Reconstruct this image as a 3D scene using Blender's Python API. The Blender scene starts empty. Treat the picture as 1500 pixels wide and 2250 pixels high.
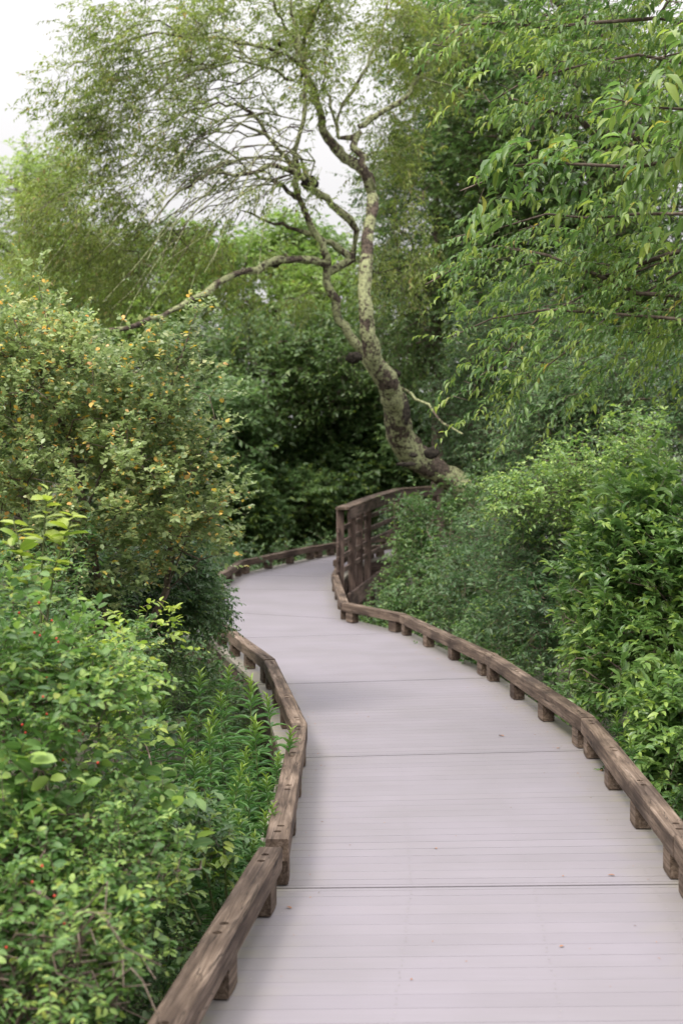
import bpy, bmesh, math, random
import numpy as np
from mathutils import Vector, Matrix
R = math.radians
C = bpy.context.scene.collection
scn = bpy.context.scene
# ------------------------------------------------------------------ camera
F = 3125.0; EYE = 1.7; TH = math.atan(75 / F)
cam = bpy.data.cameras.new('camera'); co = bpy.data.objects.new('camera', cam); C.objects.link(co)
co.location = (0, 0, EYE); co.rotation_euler = (R(90) - TH, 0, 0)
cam.sensor_fit = 'VERTICAL'; cam.sensor_height = 36; cam.sensor_width = 24; cam.lens = 50
cam.clip_start = .05; cam.clip_end = 3000
cam.dof.use_dof = True; cam.dof.focus_distance = 7.6; cam.dof.aperture_fstop = 3.2
scn.camera = co
# ------------------------------------------------------------------ overcast sky
SUN_EL, SUN_ROT = 54, -138
w = bpy.data.worlds.new('World'); scn.world = w; w.use_nodes = True
nt = w.node_tree; nt.nodes.clear(); N = nt.nodes.new; LK = nt.links.new
out = N('ShaderNodeOutputWorld'); bg = N('ShaderNodeBackground'); bg.inputs[1].default_value = .1
sky = N('ShaderNodeTexSky'); sky.sky_type = 'NISHITA'; sky.sun_disc = False
sky.sun_elevation = R(SUN_EL); sky.sun_rotation = R(SUN_ROT); sky.dust_density = 5; sky.air_density = 1.5
hs = N('ShaderNodeHueSaturation'); hs.inputs['Saturation'].default_value = .05; hs.inputs['Value'].default_value = 1
tc = N('ShaderNodeTexCoord'); sp = N('ShaderNodeSeparateXYZ'); mr = N('ShaderNodeMapRange')
mr.inputs[1].default_value = 0; mr.inputs[2].default_value = 1
mr.inputs[3].default_value = 4.2; mr.inputs[4].default_value = 24.0   # cloud deck: brighter overhead
nz = N('ShaderNodeTexNoise'); nz.inputs['Scale'].default_value = 1.6; nz.inputs['Detail'].default_value = 4
m1 = N('ShaderNodeMapRange'); m1.inputs[3].default_value = .96; m1.inputs[4].default_value = 1.04
mu = N('ShaderNodeMath'); mu.operation = 'MULTIPLY'
cl = N('ShaderNodeVectorMath'); cl.operation = 'SCALE'; cl.inputs[0].default_value = (1.0, .985, .995)
mx = N('ShaderNodeMix'); mx.data_type = 'RGBA'; mx.inputs[0].default_value = .93
LK(tc.outputs['Generated'], sp.inputs[0]); pw2 = N('ShaderNodeMath'); pw2.operation = 'POWER'; pw2.inputs[1].default_value = 2; pw2.use_clamp = True; LK(sp.outputs[2], pw2.inputs[0]); LK(pw2.outputs[0], mr.inputs[0]); LK(tc.outputs['Generated'], nz.inputs['Vector'])
LK(nz.outputs['Fac'], m1.inputs[0]); LK(mr.outputs[0], mu.inputs[0]); LK(m1.outputs[0], mu.inputs[1]); LK(mu.outputs[0], cl.inputs['Scale'])
LK(sky.outputs[0], hs.inputs['Color']); LK(hs.outputs[0], mx.inputs[6]); LK(cl.outputs[0], mx.inputs[7])
LK(mx.outputs[2], bg.inputs[0]); LK(bg.outputs[0], out.inputs[0])
sl = bpy.data.lights.new('sun', 'SUN'); so = bpy.data.objects.new('sun', sl); C.objects.link(so)
sl.energy = 1.8; sl.angle = R(18); sl.color = (1, .94, .82)
_d = Vector((math.sin(R(SUN_ROT)) * math.cos(R(SUN_EL)), math.cos(R(SUN_ROT)) * math.cos(R(SUN_EL)), math.sin(R(SUN_EL))))
so.rotation_euler = _d.to_track_quat('Z', 'Y').to_euler(); so.location = (0, 0, 30)
scn.view_settings.view_transform = 'Standard'; scn.view_settings.look = 'None'
scn.view_settings.exposure = 0.95; scn.view_settings.gamma = 1
cy = scn.cycles; cy.max_bounces = 7; cy.diffuse_bounces = 4; cy.glossy_bounces = 2; cy.transmission_bounces = 5
cy.transparent_max_bounces = 4; cy.use_denoising = True; cy.sample_clamp_indirect = 4

# ------------------------------------------------------------------ helpers
rng = np.random.default_rng(7); random.seed(7)
def P(px, py, Y):
    """world point at distance Y along the sight line measured in the photograph"""
    x = (px - 750) / F; u = (1125 - py) / F
    d = np.array([x, math.cos(TH) + u * math.sin(TH), -math.sin(TH) + u * math.cos(TH)])
    return np.array([0, 0, EYE]) + d * (Y / d[1])
def tag(o, label=None, cat=None, group=None, kind=None):
    if label: o['label'] = label
    if cat: o['category'] = cat
    if group: o['group'] = group
    if kind: o['kind'] = kind
    return o
def empty(name, loc, rz=0):
    o = bpy.data.objects.new(name, None); C.objects.link(o); o.location = loc; o.rotation_euler = (0, 0, rz)
    o.empty_display_size = .2
    return o
def link(name, me, parent=None, mat=None):
    o = bpy.data.objects.new(name, me); C.objects.link(o)
    if mat: me.materials.append(mat)
    if parent is not None: o.parent = parent
    return o
def mesh_np(name, V, T, attrs=None, smooth=False):
    """triangle mesh from numpy arrays"""
    me = bpy.data.meshes.new(name); nv, ntr = len(V), len(T)
    me.vertices.add(nv); me.vertices.foreach_set('co', np.ascontiguousarray(V, dtype=np.float32).ravel())
    me.loops.add(ntr * 3); me.loops.foreach_set('vertex_index', np.ascontiguousarray(T, dtype=np.int32).ravel())
    me.polygons.add(ntr); me.polygons.foreach_set('loop_start', np.arange(0, ntr * 3, 3, dtype=np.int32))
    me.polygons.foreach_set('use_smooth', np.full(ntr, bool(smooth)))
    for k, a in (attrs or {}).items():
        at = me.attributes.new(k, 'FLOAT', 'POINT'); at.data.foreach_set('value', np.ascontiguousarray(a, dtype=np.float32))
    me.update(calc_edges=True)
    return me
def unit(a): return a / np.maximum(np.linalg.norm(a, axis=-1, keepdims=True), 1e-9)

# leaf prototypes: x along, y across, z up
def proto(stations, arch=.12, fold=.25):
    V = [(0, 0, 0)]; M = [0.]; T = []
    for t, wd in stations:
        z = -arch * t * t + arch * .6 * t
        V += [(t, wd * .5, z + fold * wd * .5), (t, 0, z), (t, -wd * .5, z + fold * wd * .5)]; M += [1, 0, 1]
    V.append((1, 0, -arch * .4)); M.append(0.)
    T += [(0, 2, 1), (0, 3, 2)]
    n = len(stations)
    for i in range(n - 1):
        a = 1 + 3 * i; b = a + 3
        T += [(a, a + 1, b + 1), (a, b + 1, b), (a + 1, a + 2, b + 2), (a + 1, b + 2, b + 1)]
    a = 1 + 3 * (n - 1); e = len(V) - 1
    T += [(a, a + 1, e), (a + 1, a + 2, e)]
    return np.array(V, float), np.array(T), np.array(M, float)
LEAF = {
    'lance': proto([(.14, .55), (.38, 1.), (.68, .72)], .35, .3),
    'hang': proto([(.12, .5), (.36, 1.), (.68, .75)], .5, .3),
    'oval': proto([(.12, .6), (.42, 1.), (.78, .78)], .22, .22),
    'round': proto([(.14, .72), (.58, 1.)], .12, .2),
    'mid': proto([(.42, 1.)], .3, .3),
    'far': (np.array([(0, 0, 0), (.45, .5, .08), (.5, -.5, .08), (1, 0, -.06)]), np.array([(0, 3, 1), (0, 2, 3)]), np.array([0, 1, 1, 0.])),
}
class Foliage:
    def __init__(s): s.V = []; s.T = []; s.r = []; s.a = []; s.m = []; s.n = 0
    def add(s, B, D, U, ln, wd, kind, age=None, rn=None):
        """B base, D axis, U approx normal, ln / wd sizes, all (n,..)"""
        PV, PT, PM = LEAF[kind]; n = len(B)
        D = unit(D); Z = unit(U - (U * D).sum(1, keepdims=True) * D); Yv = np.cross(Z, D)
        ln = np.broadcast_to(ln, (n,))[:, None, None]; wd = np.broadcast_to(wd, (n,))[:, None, None]
        V = (B[:, None, :] + D[:, None, :] * PV[None, :, 0:1] * ln + Yv[:, None, :] * PV[None, :, 1:2] * wd
             + Z[:, None, :] * PV[None, :, 2:3] * ln * .8)
        s.V.append(V.reshape(-1, 3)); k = len(PV)
        T = PT[None] + (np.arange(n) * k)[:, None, None] + s.n
        s.T.append(T.reshape(-1, 3)); s.n += n * k
        s.r.append(np.repeat(rng.random(n) if rn is None else rn, k))
        s.a.append(np.repeat(np.zeros(n) if age is None else age, k)); s.m.append(np.tile(PM, n))
    def build(s, name, mat, parent):
        me = mesh_np(name, np.concatenate(s.V), np.concatenate(s.T), smooth=True, attrs={'rnd': np.concatenate(s.r), 'age': np.concatenate(s.a), 'rib': np.concatenate(s.m)})
        return link(name, me, parent, mat)
class Tubes:
    def __init__(s): s.V = []; s.T = []; s.n = 0
    def add(s, pts, rad, sides=6, rough=0.):
        pts = np.asarray(pts, float); n = len(pts); rad = np.broadcast_to(rad, (n,)).astype(float)
        tg = unit(np.gradient(pts, axis=0)); ref = np.array([.31, .22, .93]) if abs(tg[0][2]) < .8 else np.array([.9, .3, .1])
        A = unit(ref - (tg @ ref)[:, None] * tg); Bn = np.cross(tg, A)
        th = np.arange(sides) * 2 * math.pi / sides
        rr = rad[:, None] * (1 + (rng.normal(0, rough, (n, sides)) if rough else 0))
        V = pts[:, None, :] + rr[..., None] * (np.cos(th)[None, :, None] * A[:, None, :] + np.sin(th)[None, :, None] * Bn[:, None, :])
        s.V.append(V.reshape(-1, 3)); i = np.arange(n - 1)[:, None] * sides; j = np.arange(sides)[None]; j2 = (j + 1) % sides
        a = i + j; b = i + j2; c = a + sides; d = b + sides
        T = np.stack([np.stack([a, b, d], -1), np.stack([a, d, c], -1)], 2).reshape(-1, 3) + s.n
        s.T.append(T); s.n += n * sides
    def twigs(s, S, D, L, droop, r, seg=3):
        """n thin three-sided twigs at once"""
        n = len(S); t = np.linspace(0, 1, seg + 1)
        pts = S[:, None] + D[:, None] * (L[:, None, None] * t[None, :, None]); pts[..., 2] -= droop[:, None] * L[:, None] * t[None] ** 2
        A = unit(np.cross(D, np.array([.2, .1, 1.]))); Bn = np.cross(D, A)
        V = []
        for k in range(3):
            a = k * 2.094; rr = (r[:, None] * (1 - .75 * t[None]))[..., None]
            V.append(pts + rr * (math.cos(a) * A[:, None] + math.sin(a) * Bn[:, None]))
        V = np.stack(V, 2)
        s.V.append(V.reshape(-1, 3)); T = []
        for q in range(seg):
            for k in range(3):
                a, b = q * 3 + k, q * 3 + (k + 1) % 3; T += [(a, b, b + 3), (a, b + 3, a + 3)]
        T = np.array(T)[None] + (np.arange(n) * 3 * (seg + 1))[:, None, None] + s.n
        s.T.append(T.reshape(-1, 3)); s.n += n * 3 * (seg + 1)
    def build(s, name, mat, parent):
        return link(name, mesh_np(name, np.concatenate(s.V), np.concatenate(s.T), smooth=True), parent, mat)

def leafy(F_, T_, S, D, L, p):
    """twigs with alternate leaves"""
    n = len(S); k = p['k']; droop = np.full(n, p.get('droop', .2)) * rng.uniform(.5, 1.4, n)
    T_.twigs(S, D, L, droop, np.full(n, p.get('tr', .0022)))
    t = (np.arange(k)[None] + rng.uniform(.1, .9, (n, k))) / k
    t = p.get('t0', .12) + (1 - p.get('t0', .12)) * t
    B = S[:, None] + D[:, None] * (L[:, None] * t)[..., None]; B[..., 2] -= droop[:, None] * L[:, None] * t ** 2
    tan = unit(D[:, None] * np.ones((1, k, 1)) - np.array([0, 0, 1.]) * (2 * droop[:, None] * t)[..., None])
    up = np.array([0, 0, 1.]) + rng.normal(0, .25, (n, k, 3))
    side = unit(np.cross(tan, up)); sg = np.where((np.arange(k) % 2) == 0, 1., -1.)[None, :, None]
    a = p.get('spread', .9)
    Dl = tan * (1 - .45 * a) + side * sg * a + rng.normal(0, .28, (n, k, 3))
    Dl = unit(Dl); Dl[..., 2] -= p.get('hang', .2) * rng.uniform(.4, 1.4, (n, k))
    age = (t > p.get('young', .85)) * rng.uniform(.4, 1, (n, k)) * (rng.random((n, 1)) < p.get('yfrac', .5))
    sz = (1 - .35 * (t > .85)) * rng.uniform(.55, 1.2, (n, k)) * rng.uniform(.8, 1.15, (n, 1))
    U = np.array([0, 0, 1.]) + rng.normal(0, p.get('tumble', .45), (n, k, 3))
    tw_ = p.get('tw', 8); cv = np.repeat(rng.random((n // tw_ + 1, 1)), tw_, 0)[:n]; rn = rng.random((n, k)); rn = np.where(rn > .93, rn, .93 * (.55 * rn + .2 * rng.random((n, 1)) + .25 * cv))
    F_.add(B.reshape(-1, 3), Dl.reshape(-1, 3), U.reshape(-1, 3), (p['ln'] * sz).ravel(), (p['wd'] * sz).ravel(), p['leaf'], age.ravel(), rn.ravel())

class Skel:
    """branches that join each leaf clump to the nearest limb"""
    def __init__(s): s.pos = []; s.par = []; s.rad = []; s.w = []
    def limb(s, pts, rads, parent=-1):
        ids = []
        for q, r in zip(pts, rads):
            s.pos.append(np.array(q, float)); s.par.append(parent); s.rad.append(r); s.w.append(0); parent = len(s.pos) - 1; ids.append(parent)
        return ids
    def nearest(s, q): return int(np.argmin(np.linalg.norm(np.array(s.pos) - np.array(q), axis=1)))
    def connect(s, targets, step=.25, sag=.12, wob=.06, skip=0):
        targets = np.array(targets); X0 = np.array(s.pos)
        d0 = np.array([np.linalg.norm(X0 - t, axis=1).min() for t in targets]); tips = []
        for q in targets[np.argsort(d0)]:
            X = np.array(s.pos); d = np.linalg.norm(X - q, axis=1)
            d = d + np.maximum(0, X[:, 2] - q[2]) * .5; d[:skip] += 1e3
            i = int(np.argmin(d)); a = s.pos[i]; L = np.linalg.norm(q - a); m = max(1, int(L / step)); prev = i
            for j in range(1, m + 1):
                t = j / m; pt = a + (q - a) * t; pt = pt + np.array([0, 0, sag * L * 4 * t * (1 - t) * .5])
                if j < m: pt = pt + rng.normal(0, wob * L / m * 1.5, 3)
                s.pos.append(pt); s.par.append(prev); s.rad.append(None); s.w.append(0); prev = len(s.pos) - 1
            s.w[prev] += 1; tips.append(prev)
        return tips
    def tubes(s, T_, r0=.004, pw=.5, thin=4):
        n = len(s.pos); cnt = np.array(s.w, float)
        for i in range(n - 1, -1, -1):
            if s.par[i] >= 0: cnt[s.par[i]] += cnt[i]
        ch = [[] for _ in range(n)]
        for i in range(n):
            if s.par[i] >= 0: ch[s.par[i]].append(i)
        rad = np.array([s.rad[i] if s.rad[i] is not None else r0 * max(cnt[i], .6) ** pw for i in range(n)])
        done = set()
        def chain(i, start=None):
            pts = [] if start is None else [start]; ids = pts[:]
            while True:
                ids.append(i)
                if not ch[i]: break
                i = max(ch[i], key=lambda c: (s.rad[c] is not None, cnt[c]))
            return ids
        stack = [i for i in range(n) if s.par[i] < 0]; starts = [(None, i) for i in stack]
        while starts:
            st, i = starts.pop(); ids = chain(i, st); key = ids if st is None else ids[1:]
            for a, q in enumerate(key):
                nxt = key[a + 1] if a + 1 < len(key) else None
                for c in ch[q]:
                    if c != nxt: starts.append((q, c))
            if len(ids) < 2: continue
            rr = rad[ids].copy()
            if st is not None: rr[0] = rr[1]
            big = rr.max() > .02
            T_.add(np.array(s.pos)[ids], rr, 14 if big else thin, .11 if big else 0)

def ell(c, r, n, shell=.45):
    v = unit(rng.normal(0, 1, (n, 3))); q = (shell ** 3 + (1 - shell ** 3) * rng.random(n)) ** (1 / 3.)
    return np.asarray(c) + v * q[:, None] * np.asarray(r)
def blob(px, py, Y, rx, rz, ry, n, shell=.45):
    """clump centres: centre and radii measured in the photograph, ry in metres"""
    k = Y / F
    return ell(P(px, py, Y), (rx * k, ry, rz * k), n, shell)
def clump_twigs(cent, tips, p, hub):
    n = len(cent); m = p['tw']
    S = np.repeat(cent, m, 0); rad = p['rad']
    outd = unit(cent - hub)[:, None].repeat(m, 1).reshape(-1, 3)
    D = unit(outd * p.get('out', .6) + rng.normal(0, .75, (n * m, 3)) + np.array(p.get('bias', (0, 0, .25))))
    S = S + rng.normal(0, rad * .28, S.shape)
    Ln = rad * rng.uniform(.6, 1.25, n * m); E = S + D * Ln[:, None]
    if p.get('clear', True):
        ok = np.ones(len(S), bool)
        for Q in (S, E):
            lo = np.interp(Q[:, 1], [q[1] for q in LC], [q[0] for q in LC]) - .07; hi = np.interp(Q[:, 1], [q[1] for q in RC], [q[0] for q in RC]) + .13
            ok &= ~((Q[:, 0] > lo) & (Q[:, 0] < hi) & (Q[:, 1] < 20) & (Q[:, 2] < 1.6))
        S, D, Ln = S[ok], D[ok], Ln[ok]
    return S, D, Ln

def plant(name, label, cat, base, limbs, clumps, p, leafmat, barkmat, group=None, hub=None, r0=.004, trunk_name='trunk', crown_name='crown', step=.25, sag=.12, T0=0, pw=.5, skip=0):
    root = empty(name, tuple(base)); tag(root, label, cat, group)
    base = np.asarray(base, float); sk = Skel(); first = True
    for pts, rads in limbs:
        pts = np.asarray(pts, float); par = -1 if first else sk.nearest(pts[0])
        sk.limb(pts if first else pts[1:], rads if first else rads[1:], par); first = False
    clumps = np.asarray(clumps)
    sk.connect(clumps, step=step, sag=sag, skip=skip)
    T_ = Tubes(); F_ = Foliage(); sk.pos = [q - base for q in sk.pos]; sk.tubes(T_, r0=r0, pw=pw)
    if hub is None: hub = clumps.mean(0) - np.array([0, 0, .3])
    S, D, L = clump_twigs(clumps, None, p, np.asarray(hub))
    leafy(F_, T_, S - base, D, L, p)
    T_.build(trunk_name, barkmat, root); F_.build(crown_name, leafmat, root)
    return root

# ------------------------------------------------------------------ materials
def newmat(name):
    m = bpy.data.materials.new(name); m.use_nodes = True; nt = m.node_tree; nt.nodes.clear()
    return m, nt, nt.nodes.new, nt.links.new
def ramp(N, cols, pos=None, interp='LINEAR'):
    r = N('ShaderNodeValToRGB'); cr = r.color_ramp; cr.interpolation = interp
    pos = pos or [i / (len(cols) - 1) for i in range(len(cols))]
    while len(cr.elements) < len(cols): cr.elements.new(.5)
    for e, c, q in zip(cr.elements, cols, pos): e.position = q; e.color = (*c, 1)
    return r
def leaf_mat(name, cols, pos=None, young=(.19, .26, .045), trans=.32, rough=.42, spec=.45, patch=1.3, rib=.25):
    m, nt, N, L = newmat(name)
    o = N('ShaderNodeOutputMaterial'); a = N('ShaderNodeAttribute'); a.attribute_name = 'rnd'
    ag = N('ShaderNodeAttribute'); ag.attribute_name = 'age'; rb = N('ShaderNodeAttribute'); rb.attribute_name = 'rib'
    r = ramp(N, cols, pos); L(a.outputs['Fac'], r.inputs[0])
    tc = N('ShaderNodeTexCoord'); nz = N('ShaderNodeTexNoise'); nz.inputs['Scale'].default_value = patch; nz.inputs['Detail'].default_value = 2
    L(tc.outputs['Object'], nz.inputs['Vector'])
    hv = N('ShaderNodeHueSaturation'); mr = N('ShaderNodeMapRange'); mr.inputs[1].default_value = .3; mr.inputs[2].default_value = .7
    mr.inputs[3].default_value = .65; mr.inputs[4].default_value = 1.42; L(nz.outputs['Fac'], mr.inputs[0]); L(mr.outputs[0], hv.inputs['Value'])
    mh = N('ShaderNodeMapRange'); mh.inputs[1].default_value = .3; mh.inputs[2].default_value = .7
    mh.inputs[3].default_value = .515; mh.inputs[4].default_value = .485; L(nz.outputs['Fac'], mh.inputs[0]); L(mh.outputs[0], hv.inputs['Hue'])
    L(r.outputs[0], hv.inputs['Color'])
    mx = N('ShaderNodeMix'); mx.data_type = 'RGBA'; mx.inputs[7].default_value = (*young, 1)
    L(ag.outputs['Fac'], mx.inputs[0]); L(hv.outputs[0], mx.inputs[6])
    # pale midrib
    m2 = N('ShaderNodeMix'); m2.data_type = 'RGBA'; mm = N('ShaderNodeMapRange'); mm.inputs[1].default_value = 0; mm.inputs[2].default_value = .16
    mm.inputs[3].default_value = rib; mm.inputs[4].default_value = 0; L(rb.outputs['Fac'], mm.inputs[0]); L(mm.outputs[0], m2.inputs[0])
    L(mx.outputs[2], m2.inputs[6]); m2.inputs[7].default_value = (young[0] * 1.2, young[1] * 1.2, young[2] * 1.6, 1)
    b = N('ShaderNodeBsdfPrincipled'); b.inputs['Roughness'].default_value = rough; b.inputs['Specular IOR Level'].default_value = spec
    L(m2.outputs[2], b.inputs['Base Color'])
    tr = N('ShaderNodeBsdfTranslucent'); h2 = N('ShaderNodeHueSaturation'); h2.inputs['Value'].default_value = 1.5; h2.inputs['Saturation'].default_value = 1.1
    L(m2.outputs[2], h2.inputs['Color']); L(h2.outputs[0], tr.inputs['Color'])
    ms = N('ShaderNodeMixShader'); ms.inputs[0].default_value = trans; L(b.outputs[0], ms.inputs[1]); L(tr.outputs[0], ms.inputs[2])
    L(ms.outputs[0], o.inputs[0])
    return m
def bark_mat(name, c1, c2, scale=30, lichen=None, lk=.5, ls=6):
    m, nt, N, L = newmat(name); o = N('ShaderNodeOutputMaterial'); b = N('ShaderNodeBsdfPrincipled'); b.inputs['Roughness'].default_value = .9
    b.inputs['Specular IOR Level'].default_value = .15
    tc = N('ShaderNodeTexCoord'); nz = N('ShaderNodeTexNoise'); nz.inputs['Scale'].default_value = scale; nz.inputs['Detail'].default_value = 6
    L(tc.outputs['Object'], nz.inputs['Vector']); r = ramp(N, [c1, c2], [.35, .65]); L(nz.outputs['Fac'], r.inputs[0]); col = r.outputs[0]
    if lichen:
        n2 = N('ShaderNodeTexNoise'); n2.inputs['Scale'].default_value = ls; n2.inputs['Detail'].default_value = 7; n2.inputs['Roughness'].default_value = .68
        L(tc.outputs['Object'], n2.inputs['Vector']); r2 = ramp(N, [(0, 0, 0), (1, 1, 1)], [lk - .03, lk + .03]); L(n2.outputs['Fac'], r2.inputs[0])
        n3 = N('ShaderNodeTexNoise'); n3.inputs['Scale'].default_value = 45; L(tc.outputs['Object'], n3.inputs['Vector'])
        r3 = ramp(N, [tuple(x * .55 for x in lichen), lichen], [.35, .6]); L(n3.outputs['Fac'], r3.inputs[0])
        n4 = N('ShaderNodeTexNoise'); n4.inputs['Scale'].default_value = 2.6; n4.inputs['Detail'].default_value = 5; n4.inputs['Roughness'].default_value = .7; L(tc.outputs['Object'], n4.inputs['Vector'])
        r4 = ramp(N, [(0, 0, 0), (1, 1, 1)], [.44, .48]); L(n4.outputs['Fac'], r4.inputs[0]); mm = N('ShaderNodeMath'); mm.operation = 'MULTIPLY'; L(r2.outputs[0], mm.inputs[0]); L(r4.outputs[0], mm.inputs[1])
        mx = N('ShaderNodeMix'); mx.data_type = 'RGBA'; L(mm.outputs[0], mx.inputs[0]); L(col, mx.inputs[6]); L(r3.outputs[0], mx.inputs[7]); col = mx.outputs[2]
    bp = N('ShaderNodeBump'); bp.inputs['Strength'].default_value = .8; bp.inputs['Distance'].default_value = .01; L(nz.outputs['Fac'], bp.inputs['Height'])
    L(bp.outputs[0], b.inputs['Normal']); L(col, b.inputs['Base Color']); L(b.outputs[0], o.inputs[0])
    return m
def wood_mat(name, dark, mid, light, bolt=False):
    """weathered timber: grain runs along the object's X"""
    m, nt, N, L = newmat(name); o = N('ShaderNodeOutputMaterial'); b = N('ShaderNodeBsdfPrincipled'); b.inputs['Roughness'].default_value = .82
    b.inputs['Specular IOR Level'].default_value = .25
    tc = N('ShaderNodeTexCoord'); oi = N('ShaderNodeObjectInfo'); ad = N('ShaderNodeVectorMath'); ad.operation = 'ADD'
    sc = N('ShaderNodeVectorMath'); sc.operation = 'SCALE'; sc.inputs['Scale'].default_value = 13; cm = N('ShaderNodeCombineXYZ')
    L(oi.outputs['Random'], cm.inputs[0]); L(oi.outputs['Random'], cm.inputs[1]); L(cm.outputs[0], sc.inputs[0])
    L(tc.outputs['Object'], ad.inputs[0]); L(sc.outputs[0], ad.inputs[1])
    def mp(s):
        q = N('ShaderNodeMapping'); q.inputs['Scale'].default_value = s; L(ad.outputs[0], q.inputs[0]); return q.outputs[0]
    g = N('ShaderNodeTexNoise'); g.inputs['Scale'].default_value = 1; g.inputs['Detail'].default_value = 8; g.inputs['Roughness'].default_value = .65; g.inputs['Distortion'].default_value = .8
    L(mp((2.2, 46, 46)), g.inputs['Vector'])
    r = ramp(N, [dark, mid, light], [.3, .5, .72]); L(g.outputs['Fac'], r.inputs[0])
    s2 = N('ShaderNodeTexNoise'); s2.inputs['Scale'].default_value = 1; s2.inputs['Detail'].default_value = 4; L(mp((2.3, 6, 6)), s2.inputs['Vector'])
    r2 = ramp(N, [(.42, .39, .39), (1.12, 1.1, 1.08)], [.36, .62]); L(s2.outputs['Fac'], r2.inputs[0])
    mu = N('ShaderNodeMix'); mu.data_type = 'RGBA'; mu.blend_type = 'MULTIPLY'; mu.inputs[0].default_value = 1; L(r.outputs[0], mu.inputs[6]); L(r2.outputs[0], mu.inputs[7])
    # long splits
    ck = N('ShaderNodeTexNoise'); ck.inputs['Scale'].default_value = 1; ck.inputs['Detail'].default_value = 2; ck.inputs['Distortion'].default_value = 1.2
    L(mp((1.1, 17, 17)), ck.inputs['Vector'])
    s = N('ShaderNodeMath'); s.operation = 'SUBTRACT'; s.inputs[1].default_value = .56; L(ck.outputs['Fac'], s.inputs[0])
    ab = N('ShaderNodeMath'); ab.operation = 'ABSOLUTE'; L(s.outputs[0], ab.inputs[0])
    r3 = ramp(N, [(0.18, .17, .17), (1, 1, 1)], [.003, .012]); L(ab.outputs[0], r3.inputs[0])
    m3 = N('ShaderNodeMix'); m3.data_type = 'RGBA'; m3.blend_type = 'MULTIPLY'; m3.inputs[0].default_value = .8; L(mu.outputs[2], m3.inputs[6]); L(r3.outputs[0], m3.inputs[7])
    bp = N('ShaderNodeBump'); bp.inputs['Strength'].default_value = .6; bp.inputs['Distance'].default_value = .004
    L(g.outputs['Fac'], bp.inputs['Height']); L(bp.outputs[0], b.inputs['Normal'])
    L(m3.outputs[2], b.inputs['Base Color']); L(b.outputs[0], o.inputs[0])
    return m
def deck_mat():
    m, nt, N, L = newmat('composite_decking'); o = N('ShaderNodeOutputMaterial'); b = N('ShaderNodeBsdfPrincipled')
    b.inputs['Roughness'].default_value = .62; b.inputs['Specular IOR Level'].default_value = .3
    rd = N('ShaderNodeAttribute'); rd.attribute_name = 'rnd'; ed = N('ShaderNodeAttribute'); ed.attribute_name = 'edge'
    r = ramp(N, [(.200, .181, .205), (.205, .186, .210), (.210, .190, .214)]); L(rd.outputs['Fac'], r.inputs[0])
    tc = N('ShaderNodeTexCoord'); mp = N('ShaderNodeMapping'); mp.inputs['Scale'].default_value = (2.5, 110, 1); L(tc.outputs['Object'], mp.inputs[0])
    g = N('ShaderNodeTexNoise'); g.inputs['Scale'].default_value = 1; g.inputs['Detail'].default_value = 5; L(mp.outputs[0], g.inputs['Vector'])
    r2 = ramp(N, [(.97, .97, .97), (1.02, 1.02, 1.02)], [.35, .65]); L(g.outputs['Fac'], r2.inputs[0])
    mu = N('ShaderNodeMix'); mu.data_type = 'RGBA'; mu.blend_type = 'MULTIPLY'; mu.inputs[0].default_value = 1; L(r.outputs[0], mu.inputs[6]); L(r2.outputs[0], mu.inputs[7])
    n1 = N('ShaderNodeTexNoise'); n1.inputs['Scale'].default_value = 1.7; n1.inputs['Detail'].default_value = 6; L(tc.outputs['Object'], n1.inputs['Vector'])
    r4 = ramp(N, [(.93, .935, .92), (1.02, 1.02, 1.03)], [.35, .65]); L(n1.outputs['Fac'], r4.inputs[0])
    m4 = N('ShaderNodeMix'); m4.data_type = 'RGBA'; m4.blend_type = 'MULTIPLY'; m4.inputs[0].default_value = 1; L(mu.outputs[2], m4.inputs[6]); L(r4.outputs[0], m4.inputs[7])
    # algae stain along the kerbs
    n2 = N('ShaderNodeTexNoise'); n2.inputs['Scale'].default_value = 5; n2.inputs['Detail'].default_value = 6; L(tc.outputs['Object'], n2.inputs['Vector'])
    a = N('ShaderNodeMath'); a.operation = 'MULTIPLY_ADD'; L(n2.outputs['Fac'], a.inputs[0]); a.inputs[1].default_value = .35; L(ed.outputs['Fac'], a.inputs[2])
    r3 = ramp(N, [(1, 1, 1), (.35, .35, .35), (0, 0, 0)], [.26, .38, .62]); L(a.outputs[0], r3.inputs[0])
    ms = N('ShaderNodeMix'); ms.data_type = 'RGBA'; mf = N('ShaderNodeMath'); mf.operation = 'MULTIPLY'; mf.inputs[1].default_value = .75
    L(r3.outputs[0], mf.inputs[0]); L(mf.outputs[0], ms.inputs[0]); L(m4.outputs[2], ms.inputs[6]); ms.inputs[7].default_value = (.23, .21, .15, 1)
    L(ms.outputs[2], b.inputs['Base Color']); L(b.outputs[0], o.inputs[0])
    return m
def plain(name, col, rough=.7, metal=0, nscale=12, var=.25):
    m, nt, N, L = newmat(name); o = N('ShaderNodeOutputMaterial'); b = N('ShaderNodeBsdfPrincipled'); b.inputs['Roughness'].default_value = rough; b.inputs['Metallic'].default_value = metal
    tc = N('ShaderNodeTexCoord'); n = N('ShaderNodeTexNoise'); n.inputs['Scale'].default_value = nscale; n.inputs['Detail'].default_value = 5; L(tc.outputs['Object'], n.inputs['Vector'])
    r = ramp(N, [tuple(c * (1 - var) for c in col), tuple(min(1, c * (1 + var)) for c in col)], [.35, .65]); L(n.outputs['Fac'], r.inputs[0])
    L(r.outputs[0], b.inputs['Base Color']); L(b.outputs[0], o.inputs[0]); return m

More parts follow.
